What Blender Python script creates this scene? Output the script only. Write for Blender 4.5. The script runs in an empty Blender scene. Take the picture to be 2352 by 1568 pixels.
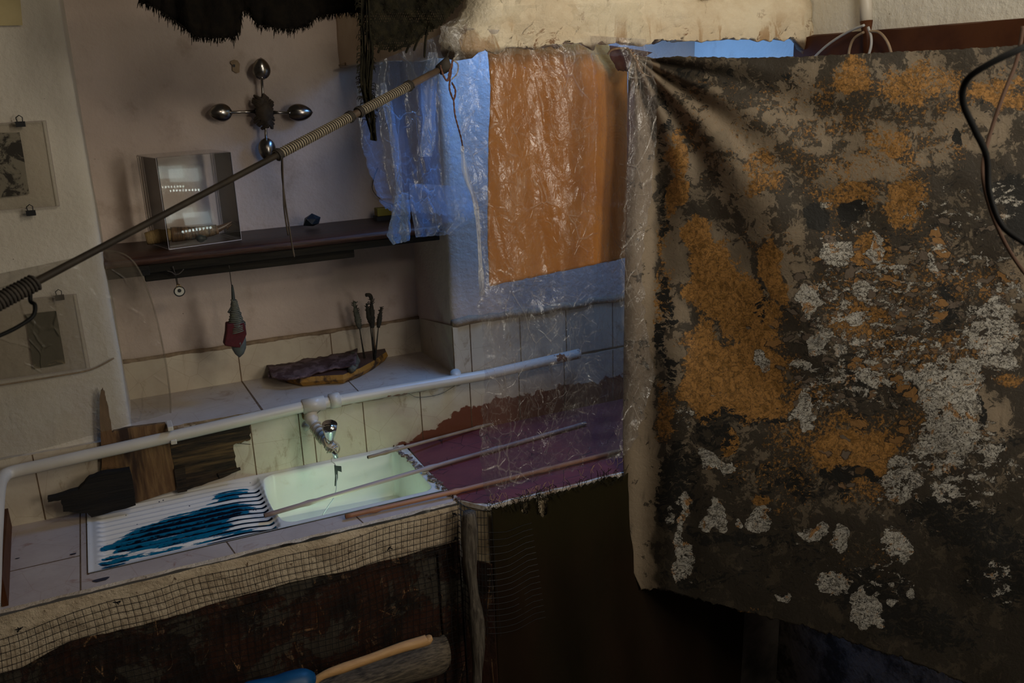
import bpy, math, random
import numpy as np
from mathutils import Vector, Matrix
random.seed(7); rng = np.random.default_rng(7)
sc = bpy.context.scene; COL = sc.collection
PI = math.pi
# ---------------------------------------------------------------- camera
YAW, PIT, ROL, FPX = 0.42614551, 0.28691272, -0.03859845, 2060.75
H = 1.9                                            # eye height above the floor
cy, sy, cp, sp, cr, sr = math.cos(YAW), math.sin(YAW), math.cos(PIT), math.sin(PIT), math.cos(ROL), math.sin(ROL)
FW = Vector((sy*cp, cy*cp, -sp)); RT = Vector((cy, -sy, 0)); UP = RT.cross(FW)
R2 = cr*RT + sr*UP; U2 = -sr*RT + cr*UP
CAM = Vector((0, 0, H))
cd = bpy.data.cameras.new('camera'); co = bpy.data.objects.new('camera', cd); COL.objects.link(co)
cd.sensor_width = 36; cd.lens = FPX/2352*36; cd.clip_start = .02
co.matrix_world = Matrix(((R2.x, U2.x, -FW.x, 0), (R2.y, U2.y, -FW.y, 0), (R2.z, U2.z, -FW.z, H), (0, 0, 0, 1)))
cd.dof.use_dof = True; cd.dof.focus_distance = 2.35; cd.dof.aperture_fstop = 7.0
sc.camera = co
# ---------------------------------------------------------------- world, exposure, big lights
w = bpy.data.worlds.new('world'); sc.world = w; w.use_nodes = True
bg = w.node_tree.nodes['Background']; bg.inputs[0].default_value = (.95, .80, .64, 1); bg.inputs[1].default_value = .022
sc.view_settings.view_transform = 'Standard'; sc.view_settings.look = 'None'
sc.view_settings.exposure = 0; sc.view_settings.gamma = 1; sc.view_settings.use_curve_mapping = False
sc.cycles.use_denoising = True; sc.cycles.transparent_max_bounces = 24; sc.cycles.max_bounces = 8
def light(name, typ, loc, power, color, size=.1, target=None, size_y=None, spread=None):
    l = bpy.data.lights.new(name, typ); l.energy = power; l.color = color
    if typ == 'AREA':
        l.size = size
        if size_y: l.shape = 'RECTANGLE'; l.size_y = size_y
        if spread: l.spread = spread
    else: l.shadow_soft_size = size
    o = bpy.data.objects.new(name, l); COL.objects.link(o); o.location = loc
    if target is not None: o.rotation_euler = (Vector(target)-Vector(loc)).to_track_quat('-Z', 'Y').to_euler()
    return o
light('ceiling_lamp_light', 'AREA', (.75, -.35, H+.62), 4.4, (1, .84, .66), .16, (.9, 2.3, 1.3))
light('window_light', 'AREA', (1.70, -.35, H+.05), 23, (1, .92, .80), .6, (.7, 2.3, 1.6), .8)
light('added_upper_light', 'AREA', (1.05, .55, H+.72), 6.5, (1, .92, .76), .3, (1.5, 2.0, 1.7))  # unseen light added to brighten hood, side wall and top of the cloth
light('hood_blue_light', 'AREA', (1.20, 2.22, H+.27), 7.6, (.15, .40, 1.0), .45, (1.05, 2.22, 0), .25)
light('sink_light', 'POINT', (.47, 2.100, H-1.108), .42, (.60, 1.0, .70), .018)

# ---------------------------------------------------------------- geometry helpers
def ray(px, py):
    return R2*(px-1176) + U2*(784-py) + FW*FPX
def P(px, py, x=None, y=None, z=None):             # a point on the plane x=, y= or z= (z counted from eye level)
    d = ray(px, py)
    k = x/d.x if x is not None else (y/d.y if y is not None else z/d.z)
    return CAM + d*k
def PX(p):
    q = Vector(p)-CAM; f = q.dot(FW); return 1176+FPX*q.dot(R2)/f, 784-FPX*q.dot(U2)/f
CN = Vector((.862, .507, 0)).normalized(); CK = CN.dot(Vector((1.235, 1.845, 0)))
def PC(px, py, off=0):                             # on the painted cloth's plane
    d = ray(px, py); return CAM + d*((CK-off)/d.dot(CN))
def V3(x, y, z): return Vector((x, y, z+H))        # z from eye level
def finish(o, smooth=True):
    if smooth:
        o.data.polygons.foreach_set('use_smooth', [True]*len(o.data.polygons))
    return o
def mesh(name, verts, faces, mat=None, parent=None, smooth=False, mats=None, mi=None):
    me = bpy.data.meshes.new(name); me.from_pydata([tuple(v) for v in verts], [], [tuple(f) for f in faces]); me.update()
    for m in (mats or ([mat] if mat else [])): me.materials.append(m)
    if mi is not None: me.polygons.foreach_set('material_index', mi)
    o = bpy.data.objects.new(name, me); COL.objects.link(o)
    if parent is not None:
        o.parent = parent; o.matrix_parent_inverse = Matrix.Translation(parent.location).inverted()
    if smooth: finish(o)
    return o
def tag(o, label, cat, group=None, kind=None):
    o['label'] = label; o['category'] = cat
    if group: o['group'] = group
    if kind: o['kind'] = kind
    return o
def thing(name, loc, label, cat, group=None):
    o = bpy.data.objects.new(name, None); o.empty_display_size = .05; COL.objects.link(o); o.location = loc
    return tag(o, label, cat, group)
def struct(o): o['kind'] = 'structure'; return o
class MB:                                          # collects shapes into one mesh
    def __init__(s): s.v = []; s.f = []; s.m = []
    def add(s, vs, fs, m=0):
        b = len(s.v); s.v += [Vector(v) for v in vs]; s.f += [tuple(i+b for i in f) for f in fs]; s.m += [m]*len(fs); return s
    def box(s, a, b, m=0):
        (x0, y0, z0), (x1, y1, z1) = a, b
        return s.add([(x0,y0,z0),(x1,y0,z0),(x1,y1,z0),(x0,y1,z0),(x0,y0,z1),(x1,y0,z1),(x1,y1,z1),(x0,y1,z1)],
                     [(0,3,2,1),(4,5,6,7),(0,1,5,4),(1,2,6,5),(2,3,7,6),(3,0,4,7)], m)
    def tube(s, pts, r, n=6, m=0, cap=True):
        pts = [Vector(p) for p in pts]; k = len(pts); rs = r if isinstance(r, (list, tuple)) else [r]*k
        vs = []; prev = None
        for i, p in enumerate(pts):
            t = (pts[min(i+1, k-1)]-pts[max(i-1, 0)])
            t = t.normalized() if t.length > 1e-9 else Vector((0, 0, 1))
            if prev is None: a = t.orthogonal().normalized()
            else:
                a = prev - t*prev.dot(t); a = a.normalized() if a.length > 1e-6 else t.orthogonal().normalized()
            prev = a; b = t.cross(a)
            for j in range(n):
                th = 2*PI*j/n; vs.append(p + (a*math.cos(th)+b*math.sin(th))*rs[i])
        fs = [(i*n+j, i*n+(j+1) % n, (i+1)*n+(j+1) % n, (i+1)*n+j) for i in range(k-1) for j in range(n)]
        if cap: fs += [tuple(range(n-1, -1, -1)), tuple((k-1)*n+j for j in range(n))]
        return s.add(vs, fs, m)
    def prism(s, poly, d, m=0):                    # polygon (3D points) pushed along vector d
        n = len(poly); d = Vector(d); vs = [Vector(p) for p in poly]; vs += [p+d for p in vs]
        fs = [tuple(range(n)), tuple(range(2*n-1, n-1, -1))] + [(i, i+n, (i+1) % n+n, (i+1) % n) for i in range(n)]
        return s.add(vs, fs, m)
    def build(s, name, mat=None, parent=None, smooth=False, mats=None):
        return mesh(name, s.v, s.f, mat, parent, smooth, mats, s.m if mats else None)
def bevel(o, w=.002, seg=2):
    m = o.modifiers.new('b', 'BEVEL'); m.width = w; m.segments = seg; m.limit_method = 'ANGLE'; return o
def solid(o, t, off=-1):
    m = o.modifiers.new('s', 'SOLIDIFY'); m.thickness = t; m.offset = off; return o
def catmull(pts, n=8):
    pts = [Vector(p) for p in pts]; out = []
    for i in range(len(pts)-1):
        a, b, c, d = pts[max(i-1, 0)], pts[i], pts[i+1], pts[min(i+2, len(pts)-1)]
        for j in range(n):
            t = j/n
            out.append(.5*((2*b)+(c-a)*t+(2*a-5*b+4*c-d)*t*t+(3*b-a-3*c+d)*t**3))
    return out+[pts[-1]]
def roughpoly(pts, amp, n=6):                      # ragged outline in pixel pairs
    out = []
    for i, a in enumerate(pts):
        b = pts[(i+1) % len(pts)]
        for j in range(n):
            t = j/n; out.append((a[0]+(b[0]-a[0])*t+(random.uniform(-amp, amp) if j else 0), a[1]+(b[1]-a[1])*t+(random.uniform(-amp, amp) if j else 0)))
    return out
_G = rng.random((64, 64))
def vn(x, y):                                      # value noise, numpy
    x = np.asarray(x, float); y = np.asarray(y, float)
    xi = np.floor(x).astype(int); yi = np.floor(y).astype(int); fx = x-xi; fy = y-yi
    fx = fx*fx*(3-2*fx); fy = fy*fy*(3-2*fy)
    g = lambda i, j: _G[i % 64, j % 64]
    return (g(xi,yi)*(1-fx)+g(xi+1,yi)*fx)*(1-fy)+(g(xi,yi+1)*(1-fx)+g(xi+1,yi+1)*fx)*fy
def fbm(x, y, o=4):
    s = 0; a = .5; t = 0
    for k in range(o): s = s+a*vn(x*2**k+17*k, y*2**k+5*k); t += a; a *= .5
    return s/t
def fb(x, y, o=4): return float(fbm(x, y, o))
def gridmesh(name, pts, nu, nv, mat, parent=None, smooth=True, keep=None):
    fs = [(j*nu+i, j*nu+i+1, (j+1)*nu+i+1, (j+1)*nu+i) for j in range(nv-1) for i in range(nu-1) if keep is None or keep(i, j)]
    return mesh(name, pts, fs, mat, parent, smooth)
def lerpl(tab, t):
    xs = [a for a, b in tab]; ys = [b for a, b in tab]; return float(np.interp(t, xs, ys))
def setcol(o, name, arr):
    a = o.data.color_attributes.new(name, 'FLOAT_COLOR', 'POINT'); a.data.foreach_set('color', np.asarray(arr, np.float32).ravel())

# ---------------------------------------------------------------- materials
class NT:
    def __init__(s, name):
        s.m = bpy.data.materials.new(name); s.m.use_nodes = True; s.t = s.m.node_tree; s.n = s.t.nodes; s.l = s.t.links
        s.b = s.n['Principled BSDF']; s.out = s.n['Material Output']; s._co = None
    def node(s, typ, **k):
        n = s.n.new(typ)
        for a, b in k.items(): setattr(n, a, b)
        return n
    def set(s, sock, v):
        if v is None: return
        if isinstance(v, bpy.types.NodeSocket): s.l.new(v, sock)
        elif isinstance(v, (tuple, list)) and len(v) == 3 and sock.type == 'RGBA': sock.default_value = (*v, 1)
        else: sock.default_value = v
    def co(s, kind='Object'):
        if s._co is None: s._co = s.node('ShaderNodeTexCoord')
        return s._co.outputs[kind]
    def mapp(s, vec, sc=(1,1,1), loc=(0,0,0), rot=(0,0,0)):
        n = s.node('ShaderNodeMapping'); s.l.new(vec, n.inputs[0]); n.inputs[1].default_value = loc; n.inputs[2].default_value = rot; n.inputs[3].default_value = sc; return n.outputs[0]
    def noise(s, scale, detail=4, rough=.55, vec=None, dist=0):
        n = s.node('ShaderNodeTexNoise'); s.l.new(vec if vec is not None else s.co(), n.inputs['Vector'])
        n.inputs['Scale'].default_value = scale; n.inputs['Detail'].default_value = detail; n.inputs['Roughness'].default_value = rough; n.inputs['Distortion'].default_value = dist
        return n.outputs['Fac']
    def vor(s, scale, feat='F1', vec=None, out='Distance', rnd=1):
        n = s.node('ShaderNodeTexVoronoi', feature=feat); s.l.new(vec if vec is not None else s.co(), n.inputs['Vector']); n.inputs['Scale'].default_value = scale; n.inputs['Randomness'].default_value = rnd
        return n.outputs[out]
    def math(s, op, a, b=None, c=None, clamp=False):
        n = s.node('ShaderNodeMath', operation=op, use_clamp=clamp)
        for i, v in enumerate((a, b, c)):
            if v is not None: s.set(n.inputs[i], v)
        return n.outputs[0]
    def step(s, v, a, b):                          # smoothstep
        n = s.node('ShaderNodeMapRange', interpolation_type='SMOOTHSTEP'); s.set(n.inputs[0], v); n.inputs[1].default_value = a; n.inputs[2].default_value = b; return n.outputs[0]
    def mix(s, f, a, b, mode='MIX'):
        n = s.node('ShaderNodeMix', data_type='RGBA', blend_type=mode); s.set(n.inputs[0], f); s.set(n.inputs[6], a); s.set(n.inputs[7], b); return n.outputs[2]
    def xyz(s, vec):
        n = s.node('ShaderNodeSeparateXYZ'); s.l.new(vec, n.inputs[0]); return n.outputs
    def attr(s, name):
        n = s.node('ShaderNodeAttribute', attribute_name=name); q = s.node('ShaderNodeSeparateColor'); s.l.new(n.outputs['Color'], q.inputs[0]); return q.outputs
    def bump(s, h, st=.3, dist=.01):
        n = s.node('ShaderNodeBump'); n.inputs['Strength'].default_value = st; n.inputs['Distance'].default_value = dist; s.set(n.inputs['Height'], h); s.l.new(n.outputs[0], s.b.inputs['Normal']); return n.outputs[0]
    def fin(s, color=None, rough=None, metal=None, spec=None, **k):
        s.set(s.b.inputs['Base Color'], color); s.set(s.b.inputs['Roughness'], rough); s.set(s.b.inputs['Metallic'], metal); s.set(s.b.inputs['Specular IOR Level'], spec)
        for a, b in k.items(): s.set(s.b.inputs[a], b)
        return s.m
def simple(name, c, rough=.6, c2=None, scale=30, bump=.2, dist=.002, metal=0, stretch=(1,1,1), spec=.4, lo=.35, hi=.65, detail=5, **k):
    t = NT(name); v = t.mapp(t.co(), stretch); n = t.noise(scale, detail, .6, v)
    col = t.mix(t.step(n, lo, hi), c, c2) if c2 else c
    if bump: t.bump(n, bump, dist)
    return t.fin(col, rough, metal, spec, **k)

def plaster(name, c1, c2, stain, st=.45, bump=.5, low_shade=False):
    t = NT(name); big = t.noise(2.2, 5, .6); mid = t.noise(9, 6, .65); fine = t.noise(70, 4, .6)
    col = t.mix(t.step(big, .35, .65), c1, c2)
    col = t.mix(t.math('MULTIPLY', t.step(mid, .55, .75), st), col, stain)
    ver = t.noise(6, 6, .6, t.mapp(t.co(), (1, 1, .25)))
    col = t.mix(t.math('MULTIPLY', t.step(ver, .58, .8), st*.7), col, stain)
    spk = t.step(t.vor(26), .05, .02)
    col = t.mix(t.math('MULTIPLY', spk, t.step(t.noise(5, 2), .52, .6)), col, (.10, .06, .035))
    if low_shade:                                       # lower wall darkened: the hanging cloth's shade put into the colour
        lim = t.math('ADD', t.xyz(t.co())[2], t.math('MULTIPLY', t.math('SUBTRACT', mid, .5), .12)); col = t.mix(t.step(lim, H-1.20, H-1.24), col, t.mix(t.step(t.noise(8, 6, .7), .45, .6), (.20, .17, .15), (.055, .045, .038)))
    t.bump(t.math('ADD', t.math('MULTIPLY', mid, 1), t.math('MULTIPLY', fine, .35)), bump, .012)
    return t.fin(col, .85, 0, .25)
M_wall = plaster('plaster', (.60, .49, .42), (.52, .42, .355), (.30, .21, .15))
M_pier = plaster('pier_plaster', (.60, .54, .45), (.55, .49, .40), (.40, .31, .22), .25)
M_rwall = plaster('side_wall_plaster', (.86, .83, .74), (.80, .76, .66), (.40, .24, .12), .3, low_shade=True)
# hood: cream plaster with tan runs
t = NT('hood_plaster'); n1 = t.noise(5, 7, .65, t.mapp(t.co(), (1, 1, 1.6))); n2 = t.noise(14, 6, .6, t.mapp(t.co(), (1, 1, .4)), 1.2)
x, y, z = t.xyz(t.co())
col = t.mix(t.step(n1, .4, .62), (.76, .66, .49), (.64, .52, .36))
edge = t.step(z, H+.15, H+.06)
col = t.mix(t.math('MULTIPLY', t.step(n2, .52, .6), edge), col, (.42, .27, .14))
col = t.mix(t.math('MULTIPLY', t.step(t.noise(11, 7, .7, None, .6), .60, .64), t.math('ADD', .25, t.math('MULTIPLY', edge, .75))), col, (.22, .11, .05))
col = t.mix(t.step(t.math('ADD', z, t.math('MULTIPLY', n2, .03)), H+.083, H+.068), col, (.16, .11, .07))
t.bump(t.math('ADD', n1, t.math('MULTIPLY', t.noise(40, 5), .4)), .7, .02); M_hood = t.fin(col, .8, 0, .3)
# side of the hood: browner plaster with dark stains
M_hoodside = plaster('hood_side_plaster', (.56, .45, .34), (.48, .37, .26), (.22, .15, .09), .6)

def tile(name, c1=(.56, .49, .37), c2=(.48, .40, .30), dirt=(.26, .17, .09), rough=.28, paint=False):
    t = NT(name); n = t.noise(7, 6, .65); v = t.noise(16, 6, .7, t.mapp(t.co(), (1, 1, .5)), .8)
    col = t.mix(t.step(n, .35, .65), c1, c2)
    col = t.mix(t.math('MULTIPLY', t.step(v, .56, .72), .7), col, dirt)
    col = t.mix(t.math('MULTIPLY', t.step(t.vor(9, 'DISTANCE_TO_EDGE', t.mapp(t.co(), (1, 1, 1), (0,0,0), (0, .4, .3))), .012, .003), .25), col, dirt)
    if paint:                                      # ragged red-brown paint along the foot of the wall
        x, y, z = t.xyz(t.co())
        lim = t.math('ADD', t.math('MULTIPLY', t.step(x, .62, 1.0), .105), t.math('MULTIPLY', t.math('SUBTRACT', t.noise(22, 5), .5), .09))
        m = t.step(t.math('SUBTRACT', t.math('SUBTRACT', z, H-1.062), lim), .004, -.002)
        col = t.mix(t.math('MULTIPLY', m, t.step(x, .66, .68)), col, (.15, .045, .018))
    t.bump(t.math('ADD', n, t.math('MULTIPLY', v, .4)), .25, .006)
    return t.fin(col, t.math('ADD', rough, t.math('MULTIPLY', v, .35)), 0, .5)
M_tile = tile('wall_tile', paint=True); M_ledge = tile('ledge_tile', (.50, .44, .38), (.44, .37, .31), (.25, .15, .09))
M_top = tile('counter_tile', (.50, .42, .37), (.43, .35, .31), (.28, .14, .09), .33)
M_grout = simple('dark_grout', (.09, .055, .03), .9, (.16, .10, .055), 40)
M_lip = None
t = NT('worn_concrete'); n = t.noise(12, 8, .7); v = t.noise(45, 6, .7); x, y, z = t.xyz(t.co())
col = t.mix(t.step(n, .38, .62), (.62, .51, .37), (.46, .36, .25))
col = t.mix(t.step(v, .60, .70), col, (.10, .06, .035)); t.bump(t.math('ADD', n, v), .9, .01); M_lip = t.fin(col, .85, 0, .2)
# rusty painted cabinet front
t = NT('rusty_cabinet_paint'); n = t.noise(7, 8, .72, None, .3); v = t.noise(26, 8, .75, t.mapp(t.co(), (1.2, 1, .7)), .8); g = t.noise(5, 6, .6)
col = t.mix(t.step(n, .42, .6), (.014, .008, .005), (.046, .016, .008))
col = t.mix(t.math('MULTIPLY', t.step(v, .57, .63), t.step(g, .42, .55)), col, (.15, .09, .05))
sc_ = t.step(t.vor(6, 'DISTANCE_TO_EDGE', t.mapp(t.co(), (1.5, 1, .6), (0,0,0), (0, .7, 0))), .010, .003)
col = t.mix(t.math('MULTIPLY', sc_, t.step(v, .5, .6)), col, (.30, .16, .07))
x, y, z = t.xyz(t.co())
gr = t.math('MULTIPLY', t.step(t.noise(6, 7, .7, None, .4), .52, .55), t.step(z, H-1.42, H-1.36))
col = t.mix(t.math('MULTIPLY', gr, .9), col, (.060, .050, .036))
t.bump(v, .8, .01); M_rust = t.fin(col, .55, 0, .3)
# red painted hearth top, cracked
t = NT('cracked_red_paint'); n = t.noise(9, 6, .6); wv = t.mapp(t.co(), (1, 1, 1))
ck = t.vor(17, 'DISTANCE_TO_EDGE', None); wob = t.noise(12, 4)
c1 = t.mix(t.step(n, .35, .65), (.17, .036, .038), (.12, .026, .030))
crk = t.math('MULTIPLY', t.step(ck, .016, .004), t.step(t.noise(6, 3), .47, .55))
c1 = t.mix(crk, c1, (.03, .015, .02)); t.bump(t.math('SUBTRACT', n, crk), .5, .006); M_red = t.fin(c1, .5, 0, .4)
M_chip = simple('chipped_white_edge', (.62, .58, .52), .6, (.35, .25, .18), 40)
# enamel with ink
t = NT('white_enamel'); n = t.noise(20, 5); x, y, z = t.xyz(t.co())
col = t.mix(t.step(n, .6, .8), (.70, .68, .62), (.60, .55, .47)); M_enamel = t.fin(col, .34, 0, .4)
t = NT('inked_enamel'); a = t.attr('ink'); st = t.mapp(t.co(), (1, 9, 1)); n = t.noise(11, 7, .7, st); n2 = t.noise(60, 5, .7, t.mapp(t.co(), (1, 3, 1)))
d = t.math('ADD', a[0], t.math('MULTIPLY', t.math('SUBTRACT', n, .5), 1.1))
m1 = t.step(d, .47, .53); m2 = t.step(t.math('ADD', t.math('ADD', d, t.math('MULTIPLY', t.math('SUBTRACT', a[1], .5), .25)), t.math('MULTIPLY', t.math('SUBTRACT', n2, .5), .9)), .66, .86)
ink = t.mix(m2, (.0, .11, .21), (.0, .004, .014))
base = t.mix(t.step(t.noise(20, 5), .6, .8), (.68, .65, .60), (.56, .48, .42))
sp = t.math('MULTIPLY', t.step(t.vor(75), .16, .10), t.step(t.noise(14, 3), .56, .64)); base = t.mix(sp, base, (.02, .03, .06))
t.set(t.b.inputs['Base Color'], t.mix(m1, base, ink)); t.set(t.b.inputs['Roughness'], t.math('SUBTRACT', .32, t.math('MULTIPLY', m1, .12)))
M_ink = t.m; t.b.inputs['Specular IOR Level'].default_value = .4

def wood(name, c1, c2, c3, stretch=(1, 1, 1), scale=22, rough=.7, bump=.6):
    t = NT(name); v = t.mapp(t.co(), stretch); n = t.noise(scale, 8, .68, v, .4); m = t.noise(scale*.25, 4, .6, v)
    col = t.mix(t.step(n, .38, .62), c1, c2); col = t.mix(t.step(m, .52, .68), col, c3); t.bump(n, bump, .004); return t.fin(col, rough, 0, .3)
M_shelf = wood('dark_stained_wood', (.030, .012, .007), (.065, .022, .010), (.02, .009, .006), (.35, 5, 5), 24, .42)
M_black_wood = wood('charred_wood', (.009, .007, .005), (.017, .013, .008), (.006, .005, .004), (.3, 3, 4), 30, .8, 1)
M_plank = wood('old_plank', (.20, .115, .048), (.12, .062, .026), (.035, .018, .010), (4, 4, .6), 17)
M_burn = wood('burnt_plank', (.050, .032, .017), (.012, .009, .006), (.13, .078, .032), (.5, 5, 8), 30, .8, 1)
M_spike = wood('splintered_wood', (.16, .085, .035), (.11, .055, .022), (.2, .11, .05), (4, 4, .6), 20)
M_grey_wood = wood('weathered_wood', (.16, .125, .085), (.065, .052, .038), (.025, .020, .016), (1.2, 7, 7), 26, .85, 1)
M_post = wood('split_driftwood', (.13, .11, .085), (.045, .036, .028), (.09, .07, .05), (9, 9, .7), 18, .85, 1)
M_handle = wood('pale_handle_wood', (.50, .29, .12), (.42, .23, .09), (.46, .26, .10), (1, 6, 6), 30, .5, .2)
M_bark = simple('purple_bark', (.055, .028, .03), .8, (.13, .085, .09), 24, .9, .01, detail=8, lo=.45, hi=.55)
M_yellow_edge = simple('yellow_wood_edge', (.30, .15, .025), .6, (.05, .025, .01), 22, .6, .006, lo=.45, hi=.6)
M_slabtop = simple('brown_slab_top', (.085, .040, .028), .6, (.055, .026, .02), 18)
M_bamboo = simple('brown_bamboo', (.36, .17, .09), .45, (.27, .12, .06), 12, .2, .002, stretch=(.3, 1, 1))
M_bamboo_g = simple('grey_bamboo', (.34, .27, .24), .5, (.20, .13, .11), 14, .3, .002, stretch=(.3, 2, 2))
M_bamboo_t = simple('tan_bamboo', (.33, .24, .16), .5, (.22, .15, .09), 14, .3, .002)
M_pipe = simple('painted_pipe', (.58, .54, .46), .38, (.50, .43, .35), 9, .15, .003)
t = NT('chipped_pipe_paint'); n = t.noise(16, 6, .6); rr = t.math('MULTIPLY', t.step(t.noise(13, 6, .65), .62, .645), t.step(t.xyz(t.co())[0], .5, .6))
t.bump(n, .15, .003); M_pipe = t.fin(t.mix(rr, t.mix(n, (.60, .56, .48), (.50, .44, .36)), (.20, .065, .025)), .38, 0, .4)
M_chrome = simple('chrome', (.62, .62, .60), .14, None, 30, 0, metal=1)
M_spoon = simple('tarnished_silver', (.36, .33, .30), .22, (.26, .23, .20), 40, .1, .001, metal=1)
M_cord_dark = simple('dark_cord', (.030, .025, .020), .8, (.05, .04, .03), 60)
M_cord_knot = simple('brown_leather_cord', (.075, .055, .038), .7, (.045, .033, .024), 60)
M_cord_white = simple('pale_string', (.45, .38, .27), .8, (.33, .27, .19), 60)
M_cord_grey = simple('grey_green_cord', (.15, .15, .11), .8, (.10, .10, .08), 60)
M_cord_el = simple('white_cable', (.42, .42, .42), .4)
M_twine = simple('brown_twine', (.17, .075, .05), .85, (.10, .045, .03), 80)
M_browncable = simple('brown_cable_cover', (.075, .042, .028), .7, spec=.2)
M_twine_t = simple('tan_twine', (.34, .21, .11), .85, (.22, .13, .07), 80)
M_rod = simple('dark_rod', (.020, .015, .011), .6, (.032, .024, .016), 20, .1, spec=.2)
M_rodtip = simple('brown_cane', (.14, .095, .060), .5, (.09, .06, .04), 20, .2)
M_blackplastic = simple('black_cable', (.004, .004, .004), .6, spec=.15)
M_net = simple('black_net_fibre', (.010, .009, .006), .9, (.020, .017, .009), 60, spec=.1)
M_fur = simple('black_fringed_cloth', (.006, .005, .004), .95, (.009, .007, .005), 60, .8, .004, spec=.05)
M_black = simple('black_tape', (.008, .008, .009), .5)
M_brass = simple('dull_brass', (.30, .20, .08), .4, metal=.8)
M_redcloth = simple('dark_red_cloth', (.085, .008, .010), .85, (.06, .006, .008), 90)
M_slate = simple('grey_stone', (.10, .11, .10), .6, (.075, .08, .075), 40)
M_greenmetal = simple('dark_green_wood', (.035, .045, .040), .5, (.025, .03, .03), 40)
M_bluerock = simple('dark_blue_stone', (.008, .012, .018), .45, (.012, .02, .03), 30, .6, .006)
M_horn = simple('thread_bound_horn', (.20, .11, .045), .5, (.05, .03, .018), 18, .3, .003, stretch=(6, 1, 1))
M_horntip = simple('brown_horn', (.16, .10, .07), .3, (.09, .05, .03), 30)
M_straw = simple('straw', (.30, .20, .085), .8, (.20, .13, .05), 60, .6, .004, stretch=(6, 1, 1))
M_sage = simple('dried_sage', (.12, .12, .09), .9, (.05, .05, .038), 60, .8, .004)
M_sagedark = simple('dark_dried_flower', (.035, .030, .020), .9, (.02, .018, .013), 60, .8, .004)
M_ceramic = simple('white_ceramic', (.55, .52, .46), .2)
M_gold = simple('gold_ring', (.5, .35, .16), .3, metal=1)
M_yellow = simple('dull_yellow', (.22, .17, .015), .6)
M_silicone = simple('blue_silicone', (.0, .055, .14), .45)
M_rail = simple('brown_gloss_paint', (.085, .028, .009), .6, (.060, .018, .006), 12, .3, .003, spec=.2)
M_floor = plaster('floor_concrete', (.16, .13, .10), (.11, .09, .07), (.05, .035, .025), .6)
M_yellowpaper = simple('yellowed_paper', (.50, .40, .20), .7, (.44, .35, .17), 12)
t = NT('mottled_print'); n = t.noise(26, 8, .7, None, .5); M_print = t.fin(t.mix(t.step(n, .46, .56), (.30, .27, .21), (.030, .024, .016)), .6)
t = NT('dark_green_print'); n = t.noise(30, 8, .7, t.mapp(t.co(), (1, 1, 2)), .5); x, y, z = t.xyz(t.co())
msk = t.math('MULTIPLY', t.step(z, H-.628, H-.645), t.step(n, .46, .52)); M_greenprint = t.fin(t.mix(msk, (.050, .055, .030), (.34, .27, .15)), .6)
# dark twill hanging
t = NT('dark_twill'); wv = t.node('ShaderNodeTexWave'); t.l.new(t.mapp(t.co(), (1, 1, 1), (0, 0, 0), (0, .7, 0)), wv.inputs[0]); wv.inputs['Scale'].default_value = 190
n = t.noise(5, 5, .6, t.mapp(t.co(), (1, 1, .4))); t.bump(wv.outputs['Fac'], .3, .001)
col = t.mix(t.step(n, .35, .65), (.014, .010, .005), (.019, .011, .006)); col = t.mix(t.math('MULTIPLY', t.step(t.xyz(t.co())[2], H-1.32, H-1.06), .55), col, (.020, .018, .006)); M_twill = t.fin(col, .95, 0, .06)
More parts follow.
